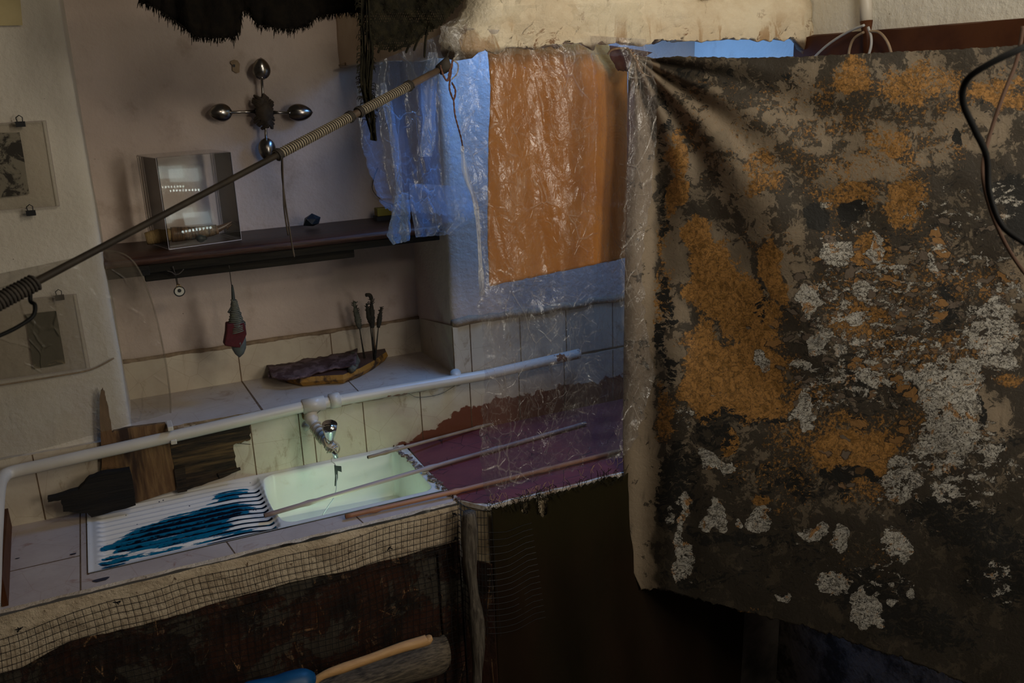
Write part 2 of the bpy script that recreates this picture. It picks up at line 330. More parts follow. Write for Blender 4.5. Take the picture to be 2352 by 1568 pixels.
# clear film: mostly lets light through, milky on creases
def film(name, tint=(.80, .77, .70), lo=.16, hi=.62, scale=9, fold=(1, 1, .3), gl=.05, tlf=.3, trc=(.97, .97, .96), hzk=.16):
    t = NT(name); t.n.remove(t.b)
    co_ = t.co(); v = t.mapp(co_, fold)
    wob = t.noise(5, 3, .5, co_)
    r1 = t.math('ABSOLUTE', t.math('SUBTRACT', t.noise(scale, 5, .55, co_, .9), .5))       # ridged creases
    r2 = t.math('ABSOLUTE', t.math('SUBTRACT', t.noise(scale*2.6, 5, .6, t.mapp(co_, (1, 1, .55), (3, 1, 2)), .6), .5))
    l1 = t.step(r1, .012, .0); l2 = t.step(r2, .016, .0)
    def crease(sc_, th, seed):
        nz_ = t.node('ShaderNodeTexNoise'); t.l.new(co_, nz_.inputs['Vector']); nz_.inputs['Scale'].default_value = sc_*.5; nz_.inputs['Detail'].default_value = 2
        sb_ = t.node('ShaderNodeVectorMath', operation='MULTIPLY_ADD'); t.l.new(nz_.outputs['Color'], sb_.inputs[0]); sb_.inputs[1].default_value = (.9/sc_,)*3; t.l.new(t.mapp(co_, (1, 1, .62), (seed, seed, 0), (0, .3, 0)), sb_.inputs[2])
        return t.math('MULTIPLY', t.step(t.vor(sc_, 'DISTANCE_TO_EDGE', sb_.outputs[0]), th, 0), t.step(t.noise(sc_*.8, 3, .6, t.mapp(co_, (1, 1, 1), (seed, 2, 1))), .46, .60))
    l3 = crease(11, .030, 1.); l4 = crease(26, .045, 4.); l5 = crease(55, .07, 8.)
    den = t.noise(scale*.45, 4, .6, t.mapp(co_, (1, 1, .6), (7, 2, 1)))
    hz = t.math('MULTIPLY', t.step(den, .40, .68), hzk)
    fine = t.math('MULTIPLY', t.step(t.noise(scale*11, 5, .7, v), .5, .72), t.math('MULTIPLY', t.step(den, .42, .66), .35))
    a = t.math('ADD', t.math('ADD', t.math('ADD', t.math('MULTIPLY', l1, .20), t.math('MULTIPLY', l3, .42)), t.math('ADD', t.math('MULTIPLY', l2, .12), t.math('ADD', t.math('MULTIPLY', l4, .34), t.math('MULTIPLY', l5, .20)))), t.math('ADD', hz, fine))
    a = t.math('ADD', lo, t.math('MULTIPLY', a, hi), clamp=True)
    bp = t.node('ShaderNodeBump'); bp.inputs['Strength'].default_value = .7; bp.inputs['Distance'].default_value = .01
    t.l.new(t.math('ADD', t.math('ADD', t.math('MULTIPLY', r1, 1), r2), t.math('ADD', t.math('MULTIPLY', l3, .5), t.math('MULTIPLY', l4, .3))), bp.inputs['Height'])
    tr = t.node('ShaderNodeBsdfTransparent'); df = t.node('ShaderNodeBsdfDiffuse'); tl = t.node('ShaderNodeBsdfTranslucent'); g = t.node('ShaderNodeBsdfGlossy')
    tr.inputs[0].default_value = (*trc, 1); df.inputs[0].default_value = (*tint, 1); tl.inputs[0].default_value = (*tint, 1); g.inputs['Roughness'].default_value = .22; g.inputs['Color'].default_value = (.9, .9, .9, 1)
    for q in (df, g, tl): t.l.new(bp.outputs[0], q.inputs['Normal'])
    m1 = t.node('ShaderNodeMixShader'); m1.inputs[0].default_value = tlf; t.l.new(df.outputs[0], m1.inputs[1]); t.l.new(tl.outputs[0], m1.inputs[2])
    m2 = t.node('ShaderNodeMixShader'); t.l.new(a, m2.inputs[0]); t.l.new(tr.outputs[0], m2.inputs[1]); t.l.new(m1.outputs[0], m2.inputs[2])
    m3 = t.node('ShaderNodeMixShader'); m3.inputs[0].default_value = gl; t.l.new(m2.outputs[0], m3.inputs[1]); t.l.new(g.outputs[0], m3.inputs[2])
    t.l.new(m3.outputs[0], t.out.inputs[0]); return t.m
M_film = film('crumpled_clear_film', (.70, .64, .56), lo=.03, hi=.46, tlf=.2, trc=(.80, .80, .85), hzk=.08); M_bluelit_film = film('milky_film', (.50, .62, .85), .12, .45, 7, gl=.03, tlf=.7)  # milky film: blue light on neutral plastic is put into the tint
M_tulle = film('smoked_sheer_film', (.24, .20, .15), .30, .06, 3, gl=.01, hzk=.12)
def clear(name, gl=.09, tr=(.97, .97, .96), rough=.0):
    t = NT(name); t.n.remove(t.b); a = t.node('ShaderNodeBsdfTransparent'); a.inputs[0].default_value = (*tr, 1); g = t.node('ShaderNodeBsdfGlossy'); g.inputs['Roughness'].default_value = rough
    f = t.node('ShaderNodeFresnel'); f.inputs[0].default_value = 1.45; m = t.node('ShaderNodeMixShader'); t.l.new(t.math('ADD', f.outputs[0], gl), m.inputs[0]); t.l.new(a.outputs[0], m.inputs[1]); t.l.new(g.outputs[0], m.inputs[2]); t.l.new(m.outputs[0], t.out.inputs[0]); return t.m
M_acrylic = clear('clear_acrylic', -.020, (.985, .985, .98)); M_sheet = clear('acrylic_sheet', .01, (.93, .92, .90), .25)
M_acedge = simple('acrylic_edge', (.42, .38, .38), .3)
def emit(name, c, s):
    t = NT(name); t.n.remove(t.b); e = t.node('ShaderNodeEmission'); e.inputs[0].default_value = (*c, 1); e.inputs[1].default_value = s; t.l.new(e.outputs[0], t.out.inputs[0]); return t.m
# orange sheet
t = NT('orange_sheet'); n = t.noise(7, 6, .6, None, .8); f = t.noise(120, 3, .6, t.mapp(t.co(), (1, 1, .1)))
col = t.mix(t.step(n, .3, .7), (.62, .25, .050), (.54, .20, .038)); col = t.mix(t.math('MULTIPLY', t.step(f, .5, .8), .25), col, (.66, .34, .12)); t.bump(n, .4, .02); M_orange = t.fin(col, .8, 0, .2)
# painted cloth
t = NT('painted_canvas'); uv = t.co('UV'); A = t.attr('paint'); B = t.attr('ground')
w1 = t.noise(14, 3, .5, uv); q = t.node('ShaderNodeVectorMath', operation='SCALE')
nz = t.node('ShaderNodeTexNoise'); t.l.new(uv, nz.inputs['Vector']); nz.inputs['Scale'].default_value = 22; nz.inputs['Detail'].default_value = 4
sb = t.node('ShaderNodeVectorMath', operation='SUBTRACT'); t.l.new(nz.outputs['Color'], sb.inputs[0]); sb.inputs[1].default_value = (.5, .5, .5)
t.l.new(sb.outputs[0], q.inputs[0]); q.inputs['Scale'].default_value = .055
ad = t.node('ShaderNodeVectorMath', operation='ADD'); t.l.new(uv, ad.inputs[0]); t.l.new(q.outputs[0], ad.inputs[1]); wuv = ad.outputs[0]
tilt = t.mapp(wuv, (1, 1.9, 1), (0, 0, 0), (0, 0, .45))
big = t.noise(4, 5, .6, uv); mid = t.noise(16, 7, .65, wuv); fine = t.noise(75, 6, .7, wuv); vf = t.noise(190, 4, .6, uv)
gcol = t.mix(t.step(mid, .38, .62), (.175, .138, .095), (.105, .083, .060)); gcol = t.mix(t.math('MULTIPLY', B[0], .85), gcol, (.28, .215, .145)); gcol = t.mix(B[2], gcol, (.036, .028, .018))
gcol = t.mix(t.step(t.noise(45, 4, .6, t.mapp(uv, (1, .25, 1))), .55, .8), gcol, (.11, .085, .06))
# speckled dark mould on the ground
spd = t.math('ADD', t.math('MULTIPLY', t.math('SUBTRACT', .85, B[0]), .20), t.math('MULTIPLY', t.math('SUBTRACT', mid, .5), .9))
sn = t.noise(105, 6, .68, t.mapp(wuv, (1, .8, 1))); spk = t.step(t.math('ADD', t.math('ADD', t.math('MULTIPLY', t.noise(34, 6, .7, wuv), .5), t.math('MULTIPLY', sn, .5)), spd), .575, .61); gcol = t.mix(t.math('MULTIPLY', spk, .85), gcol, (.030, .024, .017))
# ochre
on = t.noise(125, 6, .72, uv); od = t.math('ADD', A[0], t.math('ADD', t.math('MULTIPLY', t.math('SUBTRACT', on, .5), 1.9), t.math('MULTIPLY', t.math('SUBTRACT', mid, .5), .9)))
ocol = t.mix(t.step(fine, .35, .6), (.17, .083, .017), (.36, .18, .052)); ocol = t.mix(t.math('MULTIPLY', t.step(t.noise(170, 5, .7, uv), .50, .66), .8), ocol, (.070, .040, .014))
ce = t.vor(60, 'DISTANCE_TO_EDGE', wuv); ocol = t.mix(t.math('MULTIPLY', t.step(ce, .05, .01), .55), ocol, (.045, .025, .010))
col = t.mix(t.step(od, .40, .60), gcol, ocol)
# black
bd = t.math('ADD', A[2], t.math('ADD', t.math('MULTIPLY', t.math('SUBTRACT', t.noise(55, 6, .7, tilt), .5), 1.6), t.math('MULTIPLY', t.math('SUBTRACT', mid, .5), .6)))
col = t.mix(t.step(bd, .50, .56), col, (.014, .013, .011))
# brown-grey pebbles and white flakes
vp = t.node('ShaderNodeTexVoronoi', feature='F1'); t.l.new(tilt, vp.inputs['Vector']); vp.inputs['Scale'].default_value = 27
rc = t.node('ShaderNodeSeparateColor'); t.l.new(vp.outputs['Color'], rc.inputs[0]); pd = t.math('ADD', vp.outputs['Distance'], t.math('MULTIPLY', t.math('SUBTRACT', fine, .5), .35))
has = t.step(t.math('SUBTRACT', t.math('MULTIPLY', B[1], .75), rc.outputs[1]), 0, .02)
col = t.mix(t.math('MULTIPLY', t.math('MULTIPLY', has, t.step(pd, .56, .48)), .85), col, (.016, .013, .010))
col = t.mix(t.math('MULTIPLY', has, t.step(pd, .46, .42)), col, t.mix(t.step(rc.outputs[2], .7, .8), (.125, .095, .07), (.25, .13, .045)))
tilt2 = t.mapp(uv, (1, 1.7, 1), (0, 0, 0), (0, 0, .42)); nW = t.noise(27, 9, .72, tilt2, .4)
nW = t.math('ADD', nW, t.math('MULTIPLY', t.math('SUBTRACT', fine, .5), .36))
q1 = t.math('ADD', nW, t.math('MULTIPLY', t.math('SUBTRACT', A[1], .5), .46))
wm = t.step(q1, .545, .560); rim = t.math('MULTIPLY', t.step(q1, .500, .535), .9)
col = t.mix(t.math('MULTIPLY', rim, t.step(A[1], .15, .4)), col, (.016, .013, .010))
wcol = t.mix(t.step(fine, .35, .65), (.52, .50, .45), (.38, .35, .29)); wcol = t.mix(t.step(t.noise(30, 6, .7, wuv), .56, .62), wcol, (.34, .18, .07))
wcr = t.math('MULTIPLY', t.step(t.math('ABSOLUTE', t.math('SUBTRACT', t.noise(60, 5, .65, wuv, .4), .5)), .022, .006), .8); wcr = t.math('MAXIMUM', wcr, t.math('MULTIPLY', t.step(t.vor(48, 'DISTANCE_TO_EDGE', wuv), .03, .01), .7)); wcol = t.mix(wcr, wcol, (.05, .04, .03))
wm = t.math('MULTIPLY', wm, t.step(vf, .36, .42)); wm = t.math('MULTIPLY', wm, t.math('SUBTRACT', 1, t.math('MULTIPLY', t.step(t.math('ABSOLUTE', t.math('SUBTRACT', t.noise(24, 7, .68, tilt2, .8), .5)), .020, .010), .9))); col = t.mix(wm, col, wcol)
hgt = t.math('ADD', t.math('ADD', t.math('MULTIPLY', fine, .6), t.math('MULTIPLY', wm, .5)), t.math('MULTIPLY', mid, .6)); t.bump(hgt, .55, .006)
M_paint = t.fin(col, .62, 0, .35)

# ================================================================ SETTING
XR = 1.76; XL = -.75
o = struct(mesh('floor', [(-2.5, -3, 0), (XR+.1, -3, 0), (XR+.1, 2.9, 0), (-2.5, 2.9, 0)], [(0, 1, 2, 3)], M_floor))
def wallgrid(name, a, b, z0, z1, nrm, mat, amp=.006, nu=60, nv=60):    # a-b in plan, slightly uneven plaster
    pts = []
    for j in range(nv):
        for i in range(nu):
            u = i/(nu-1); v = j/(nv-1); x = a[0]+(b[0]-a[0])*u; y = a[1]+(b[1]-a[1])*u; z = z0+(z1-z0)*v
            d = (fb((x+y*1.3)*5+3, z*5, 4)-.5)*amp*2
            pts.append((x+nrm[0]*d, y+nrm[1]*d, z+H))
    return gridmesh(name, pts, nu, nv, mat)
ZT = 1.0; ZL = -.854; ZC = -1.044
struct(wallgrid('wall_back', (-.02, 2.705), (.92, 2.705), ZL-.05, ZT, (0, 1), M_wall))
# left pier: face and reveal, one piece with a soft arris
def plan_sweep(name, path, z0, z1, mat, nv=70, amp=.004, step=.02):
    pl = []
    for a, b in zip(path[:-1], path[1:]):
        n = max(2, int(math.dist(a, b)/step))
        pl += [(a[0]+(b[0]-a[0])*i/n, a[1]+(b[1]-a[1])*i/n) for i in range(n)]
    pl.append(path[-1]); pts = []; n = len(pl)
    for j in range(nv):
        z = z0+(z1-z0)*j/(nv-1)
        for i, (x, y) in enumerate(pl):
            tx = pl[min(i+1, n-1)][0]-pl[max(i-1, 0)][0]; ty = pl[min(i+1, n-1)][1]-pl[max(i-1, 0)][1]; q = math.hypot(tx, ty) or 1
            d = (fb((x+y*1.7)*6, z*6+2, 4)-.5)*amp*2; pts.append((x+ty/q*d, y-tx/q*d, z+H))
    return gridmesh(name, pts, n, nv, mat)
struct(plan_sweep('wall_left', [(XL, 2.418), (-.014, 2.418), (-.006, 2.424), (-.004, 2.432), (.002, 2.72)], ZL-.2, ZT, M_pier))
struct(plan_sweep('wall_right_pier', [(.893, 2.72), (.903, 2.44), (.906, 2.424), (.915, 2.418), (XR, 2.418)], ZL-.2, ZT, M_wall))
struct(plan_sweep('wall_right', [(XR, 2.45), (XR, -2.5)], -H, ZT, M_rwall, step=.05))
# end wall at the far left, out of frame, closes the recess of light
# splash tiles behind the sink, with joints
def tiles(name, x0, x1, z0, z1, yf, th, joints, mat, hj=()):
    b = MB(); n = 60; xs = [x0+(x1-x0)*i/n for i in range(n+1)]
    top = [z1+(fb(x*14, 3)-.5)*.012 for x in xs]
    b.v += [V3(x, yf, z0) for x in xs]+[V3(x, yf, tz) for x, tz in zip(xs, top)]+[V3(x, yf+th, tz) for x, tz in zip(xs, top)]
    k = n+1
    for i in range(n): b.f += [(i, i+1, k+i+1, k+i), (k+i, k+i+1, 2*k+i+1, 2*k+i)]; b.m += [0, 0]
    for jx, lean in joints: b.prism([V3(jx-.0016, yf-.0006, z0), V3(jx+.0016, yf-.0006, z0), V3(jx+.0012-lean, yf-.0006, z1-.002), V3(jx-.0016-lean, yf-.0006, z1-.002)], (0, .002, 0), 1)
    for z in hj: b.box((x0, yf-.0006, z+H-.0012), (x1, yf+.001, z+H+.0012), 1)
    return struct(b.build(name, mats=[mat, M_grout]))
tiles('wall_splashback', XL, XR, ZC-.02, ZL-.008, 2.404, .014, [(-.24, 0), (.10, 0), (.292, 0), (.424, .0), (.462, 0), (.610, 0), (.785, 0), (.945, 0), (1.11, 0), (1.27, 0), (1.45, 0), (1.6, 0)], M_tile)
tiles('wall_back_tiling', .0, .90, ZL, -.742, 2.690, .015, [(.318, 0), (.60, 0), (.74, 0)], M_tile)
tiles('wall_right_tiling', .912, XR, ZL, -.700, 2.404, .014, [(.955, 0), (1.12, 0), (1.28, 0), (1.45, 0)], M_tile)
b = MB(); b.add([V3(.893, 2.70, ZL), V3(.899, 2.40, ZL), V3(.899, 2.40, -.70), V3(.893, 2.70, -.742), V3(.915, 2.40, ZL), V3(.915, 2.40, -.70)], [(0, 1, 2, 3), (1, 4, 5, 2)])
b.prism([V3(.897, 2.4035, ZL), V3(.904, 2.4035, ZL), V3(.904, 2.4035, -.705), V3(.897, 2.4035, -.705)], (0, -.001, 0), 1); struct(b.build('wall_reveal_tiling', mats=[M_tile, M_grout]))
# dark plaster seam above the tiling
b = MB(); b.tube([V3(x, 2.696, -.742+(fb(x*20, 1)-.5)*.006) for x in np.linspace(0, .90, 60)], [.006+.003*fb(x*30, 5) for x in np.linspace(0, .9, 60)], 6)
M_seam = simple('brown_seam', (.30, .21, .13), .9, (.19, .13, .08), 30, .8, .01); struct(b.build('trim_1', M_seam, smooth=True))
b = MB(); xs = np.linspace(.90, XR, 60); b.tube([V3(x, 2.409, -.695+(fb(x*24, 1)-.5)*.014) for x in xs], [.010+.006*fb(x*30, 5) for x in xs], 6); struct(b.build('trim_2', M_seam, smooth=True))
# ledge with ragged front edge
t_ = MB(); n = 120; xs = np.linspace(-.008, .905, n)
fr = [2.402+(fb(x*40, 7)-.5)*.010 for x in xs]
for k, (yy, zz) in enumerate([(2.70, ZL), (None, ZL), (None, ZL-.030)]):
    t_.v += [V3(x, (yy if yy else f-(.0 if k == 1 else .002)), zz+(0 if k < 2 else (fb(x*30, 9)-.5)*.01)) for x, f in zip(xs, fr)]
for i in range(n-1): t_.f += [(i, n+i, n+i+1, i+1), (n+i, 2*n+i, 2*n+i+1, n+i+1)]; t_.m += [0, 2]
t_.prism([V3(.316, 2.692, ZL+.0005), V3(.320, 2.692, ZL+.0005), V3(.331, 2.402, ZL+.0005), V3(.325, 2.402, ZL+.0005)], (0, 0, -.002), 1)
t_.prism([V3(.60, 2.692, ZL+.0005), V3(.603, 2.692, ZL+.0005), V3(.605, 2.402, ZL+.0005), V3(.602, 2.402, ZL+.0005)], (0, 0, -.002), 1)
struct(t_.build('trim_3', mats=[M_ledge, M_grout, M_seam]))
# brown rail on the right wall
b = MB(); ys = np.linspace(-1, 1.95, 60)
b.v += [V3(XR-.022, y, .072+(fb(y*20, 4)-.5)*.012*(1 if y > 1.7 else .4)) for y in ys]+[V3(XR-.022, y, -.05) for y in ys]+[V3(XR, y, .075) for y in ys]
for i in range(59): b.f += [(i, i+1, 61+i, 60+i), (i, 120+i, 121+i, i+1)]; b.m += [0, 0]
struct(b.build('trim_4', M_rail))

# ================================================================ HOOD
hood = thing('chimney_hood', V3(1.28, 2.2, .06), 'broad cream plaster chimney hood with peeling rusty lower edge, above the orange sheet', 'chimney hood')
def hood_front():
    nu, nv = 200, 60; pts = []
    for j in range(nv):
        v = (j/(nv-1))**1.6
        for i in range(nu):
            u = i/(nu-1)
            zb = .066+(fb(u*40, 2)-.5)*.022-(.008 if u < .25 else 0)
            if .60 < u < .955: zb = .068+(fb(u*60, 3)-.5)*.006
            if u >= .955: zb = .068-.035*min(1, (u-.955)/.03)
            z = zb+(1.0-zb)*v
            xl = .78+(.07*min(1, max(0, (z-.07)/.085)))+(fb(z*60, 8)-.5)*.02
            x = xl+(XR-xl)*u
            y = 1.95-(.014 if z < .14 else .014*max(0, 1-(z-.14)/.02))-(fb(x*12, z*14, 5)-.5)*.03
            if u < .03: y += .05*(1-u/.03)**2
            pts.append(V3(x, y, z))
    return gridmesh('front_face', pts, nu, nv, M_hood, hood)
solid(hood_front(), .03, 1)
pts = []; nu, nv = 50, 40
for j in range(nv):
    for i in range(nu):
        u = i/(nu-1); v = (j/(nv-1))**1.5; z0 = .048+(fb(u*16, 1)-.5)*.014; z = z0+(1-z0)*v
        x = .80+(.070*min(1, max(0, (z-.07)/.085)))*(1-u)-.095*u; y = 1.97+.74*u
        pts.append(V3(x+(fb(y*9, z*9)-.5)*.02, y, z))
solid(gridmesh('side_face', pts, nu, nv, M_hoodside, hood), .025, 1)
b = MB(); xs = np.linspace(.70, .80, 12)
b = MB(); b.tube([P(a, c, y=2.66) for a, c in ((778, 150), (800, 146), (835, 143), (900, 130), (980, 112))], [.002, .006, .007, .007, .005], 6)
sm = b.build('soot_crust', M_seam, hood, True)
# ================================================================ SHELF
sh = thing('wall_shelf', V3(.45, 2.56, -.45), 'long dark stained wooden shelf across the plastered recess above the tiled ledge', 'shelf')
b = MB()
n = 60; xs = np.linspace(-.004, .893, n)
prof = [(2.695, -.403), (2.432, -.403), (2.425, -.408), (2.425, -.420), (2.432, -.425), (2.695, -.425)]
for x in xs: b.v += [V3(x, yy+(fb(x*30, k)-.5)*.003, zz+(fb(x*9, k+5)-.5)*.0025) for k, (yy, zz) in enumerate(prof)]
for i in range(n-1):
    for k in range(6): b.f.append((i*6+k, i*6+(k+1) % 6, (i+1)*6+(k+1) % 6, (i+1)*6+k))
b.f += [tuple(range(6)), tuple((n-1)*6+k for k in range(5, -1, -1))]; b.m = [0]*len(b.f)
b.build('shelf_board', M_shelf, sh, True)
b = MB(); b.box((-.002, 2.44, H-.448), (.89, 2.462, H-.4255)); bevel(b.build('upper_batten', M_black_wood, sh), .002)
b = MB(); b.box((-.002, 2.43, H-.452), (.098, 2.44, H-.4255)); bevel(b.build('end_block', M_black_wood, sh), .002)
b = MB(); b.box((.085, 2.462, H-.474), (.640, 2.486, H-.4255)); bevel(b.build('lower_batten', M_black_wood, sh), .003)
# ================================================================ SINK COUNTER
YF = 1.965
ct = thing('sink_counter', V3(.2, 2.18, -H), 'tiled masonry sink counter with chipped concrete lip and rusty dark front panel', 'counter')
b = MB()                                            # top tiles around the sink
def slab(x0, x1, y0, y1, z=ZC, m=0): b.add([V3(x0, y0, z), V3(x1, y0, z), V3(x1, y1, z), V3(x0, y1, z)], [(0, 1, 2, 3)], m)
slab(XL, -.143, 1.985, 2.405); slab(-.143, .725, 1.985, 2.052)
def front_edge():
    xs = np.linspace(XL, .725, 160); k = len(b.v)
    for x in xs:
        e = (fb(x*25, 4)-.5)*.012; b.v += [V3(x, 1.985, ZC), V3(x, YF+.010+e, ZC-.003+(fb(x*30, 1)-.5)*.003)]
    for i in range(159): b.f.append((k+2*i, k+2*i+1, k+2*i+3, k+2*i+2)); b.m.append(2)
front_edge()
for jx in (.170, .478): b.prism([V3(jx-.0015, 1.985, ZC+.0006), V3(jx+.0015, 1.985, ZC+.0006), V3(jx-.008, 2.052, ZC+.0006), V3(jx-.011, 2.052, ZC+.0006)], (0, 0, -.003), 1)
b.box((-.1605, 1.985, H+ZC-.001), (-.1575, 2.405, H+ZC+.0006), 1); b.box((XL, 2.153, H+ZC-.001), (-.16, 2.156, H+ZC+.0006), 1); b.box((-.146, 2.05, H+ZC-.001), (-.141, 2.4, H+ZC+.0006), 1)
b.build('tile_top', mats=[M_top, M_grout, M_lip], parent=ct)
pts = []; nu, nv = 240, 26
for j in range(nv):
    for i in range(nu):
        x = XL+(.725-XL)*i/(nu-1); v = j/(nv-1); zb = -1.150+(fb(x*9, 6)-.5)*.016-(.03 if x < -.2 else 0)*min(1, (-.2-x)/.1 if x < -.2 else 0)
        z = ZC-.003+(zb-ZC)*v; pts.append(V3(x, YF+(fb(x*12, z*12, 5)-.5)*.014+(.012 if v > .96 else 0), z))
lip = gridmesh('concrete_lip', pts, nu, nv, M_lip, ct)
b = MB(); b.box((XL, YF+.012, 0), (.725, YF+.03, H-1.14)); b.build('cabinet_panel', M_rust, ct)
b = MB(); b.box((.66, YF+.002, 0), (.688, YF+.013, H-1.16)); bevel(b.build('panel_stile', M_rust, ct), .003)
b = MB(); b.box((XL, YF+.004, H-1.175), (.70, YF+.013, H-1.150)); bevel(b.build('panel_rail', M_rust, ct), .003)
for (px_, py_, rr) in ((232, 1331, .011), (168, 1272, .0045), (40, 1282, .003)):
    c_ = P(px_, py_, z=ZC+.001); b = MB(); b.prism([c_+Vector((math.cos(a)*rr*(1.5+.3*math.sin(a*3)), math.sin(a)*rr*(.8+.2*math.cos(a*2)), 0)) for a in np.linspace(0, 2*PI, 17)[:-1]], (0, 0, .0005)); b.build('ink_spot', simple('blue_black_ink', (.006, .012, .035), .3), ct)
# sink
sk = thing('kitchen_sink', V3(.28, 2.23, ZC-.17), 'white enamelled sink with glowing basin and ribbed draining board streaked with blue ink', 'sink')
SX0, SX1, SY0, SY1 = -.143, .722, 2.052, 2.405
def sinkz(x, y):
    rim = min(x-SX0, SX1-x, y-SY0, SY1-y)
    ss = lambda a, b_, v: (lambda t: t*t*(3-2*t))(min(1, max(0, (v-a)/(b_-a))))
    # basin
    bx0 = .292+.02*((y-2.23)/.17)**2; ex = min((x-bx0), (.700-x)); ey = min(y-2.078, 2.392-y)
    r = .030; dx = max(0, r-ex); dy = max(0, r-ey); d = r-math.hypot(dx, dy)
    bas = ss(0, .013, d)
    slope = (x-.30)*.03+ (2.39-y)*.04
    zb = -.128*bas - (slope if bas > .99 else 0)*bas
    # recessed square on the basin floor
    # ribs
    rx = ss(-.125, -.10, x)*ss(.300, .270, x)*ss(2.066, 2.078, y)*ss(2.40, 2.388, y)
    ridge = (.0045*math.sin((y-2.07)/.0262*2*PI)-.006)*rx
    tray = -.004*ss(0, .012, rim)
    dr = (ridge+tray)*(1-bas) + bas*tray
    if x < .292: dr -= .010*ss(.20, .30, x)*rx
    return ZC+.003+dr+zb
def sinkpart(name, x0, x1, nu, nv, mat):
    pts = [V3(x, y, sinkz(x, y)) for y in np.linspace(SY0, SY1, nv) for x in np.linspace(x0, x1, nu)]
    return gridmesh(name, pts, nu, nv, mat, sk)
dbp = sinkpart('draining_board', SX0, .285, 160, 260, M_ink)
bsp = sinkpart('basin', .285, SX1, 170, 140, M_enamel)
n = len(dbp.data.vertices); cov = np.empty(n*3); dbp.data.vertices.foreach_get('co', cov); cov = cov.reshape(-1, 3)
pxs = np.array([PX(c) for c in cov])
ink = np.zeros(n)
def blob(F, X, Y, cx, cy_, rx, ry, rot, s):
    c, d = math.cos(rot), math.sin(rot); u = ((X-cx)*c+(Y-cy_)*d)/rx; v = (-(X-cx)*d+(Y-cy_)*c)/ry
    return np.maximum(F, s*np.clip(1.35-(u*u+v*v), 0, 1))
for q in ((330, 1240, 100, 30, -.25, .8), (262, 1290, 46, 20, -.25, .66), (300, 1300, 70, 7, -.25, .6), (420, 1205, 150, 28, -.22, 1.0), (480, 1185, 120, 22, -.22, 1.0), (400, 1230, 190, 26, -.2, .8), (250, 1260, 30, 14, -.3, .62), (525, 1137, 50, 12, -.18, .75), (555, 1128, 25, 8, -.1, .6), (350, 1270, 110, 7, -.2, .62), (520, 1225, 110, 6, -.18, .66), (232, 1330, 14, 6, -.2, .9), (480, 1243, 90, 5, -.2, .55)):
    ink = blob(ink, pxs[:, 0], pxs[:, 1], *q)
groove = .5-.5*np.sin((cov[:, 1]-2.07)/.0262*2*PI)
lines = np.clip(1.6-np.abs(pxs[:, 0]-560)/72, 0, 1)*np.clip((groove-.40)*4, 0, 1)*(cov[:, 1] < 2.335)
ink = np.clip(ink*(.72+.38*groove), 0, 1); ink = np.maximum(ink, lines*1.1)
setcol(dbp, 'ink', np.stack([ink, groove, ink*0, ink*0+1], 1))
# ================================================================ HEARTH
he = thing('hearth_counter', V3(1.25, 2.15, -H), 'masonry hearth counter with cracked dark red painted top and chipped white edge behind plastic film', 'counter')
fp = [(.728, 2.404), (.728, 1.980), (.740, 1.968), (.779, 1.913), (.80, 1.910), (XR-.003, 1.915), (XR-.003, 2.404)]
b = MB(); xs = np.linspace(.80, XR-.004, 90); front = [(x, 1.918+(fb(x*40, 3)-.5)*.012) for x in xs]
ring = [(.728, 2.403), (.716+.006, 2.2), (.728, 2.05), (.722, 1.990), (.745, 1.965), (.762, 1.94), (.790, 1.925)]+front+[(XR-.003, 2.403)]
b.add([V3(x, y, ZC+.004) for x, y in ring], [tuple(range(len(ring)))])
b.build('red_top', M_red, he)
b = MB(); ring2 = [(.735, 1.975), (.778, 1.914), (.80, 1.910)]+[(x, y-.006) for x, y in front]
n = len(ring2)
b.v += [V3(x, y, ZC+.002) for x, y in ring2]+[V3(x, y-.001, ZC-.010) for x, y in ring2]+[V3(x+.004, y+.012, ZC+.003) for x, y in ring2]
for i in range(n-1): b.f += [(i, i+1, n+i+1, n+i), (i, 2*n+i, 2*n+i+1, i+1)]; b.m += [0, 0]
b.build('white_edge', M_chip, he)
b = MB(); b.v += [V3(x, y+.004, ZC-.008) for x, y in ring2]+[V3(x, y+.004, -H) for x, y in ring2]
for i in range(n-1): b.f.append((i, i+1, n+i+1, n+i)); b.m.append(0)
M_cream = simple('cream_front', (.50, .40, .26), .8, (.34, .26, .16), 20, .5, .006)
b2 = MB(); b2.box((1.605, 1.900, 0), (XR-.01, 1.908, H-1.25)); b2.build('shade_panel', simple('shade_dark_board', (.10, .08, .065), .9, (.035, .028, .022), 8), he)  # dark panel added for the shade under the painted cloth
b.build('masonry_front', M_cream, he)
b = MB(); b.prism([V3(.728, 1.972, -1.20), V3(.783, 1.900, -1.20), V3(.783, 1.900, -H), V3(.728, 1.972, -H)], (-.004, -.004, 0)); b.build('corner_board', M_rust, he)
# ragged paint edge chips beside sink
b = MB()
for k in range(70):
    px_ = 905+(1050-905)*k/69; py_ = 1024+(1146-1024)*k/69; p = P(px_+random.uniform(-5, 7), py_+random.uniform(-2, 2), z=ZC+.0055+random.uniform(0, .002)); r = random.uniform(.002, .0085)
    b.prism([p+Vector((math.cos(a)*r*random.uniform(.4, 1.5), math.sin(a)*r*random.uniform(.4, 1.7), 0)) for a in np.linspace(0, 2*PI, 8)[:-1]], (0, 0, -.004))
b.build('mortar_crumbs', simple('broken_mortar', (.40, .33, .28), .9, (.12, .07, .05), 60, lo=.42, hi=.55), he)

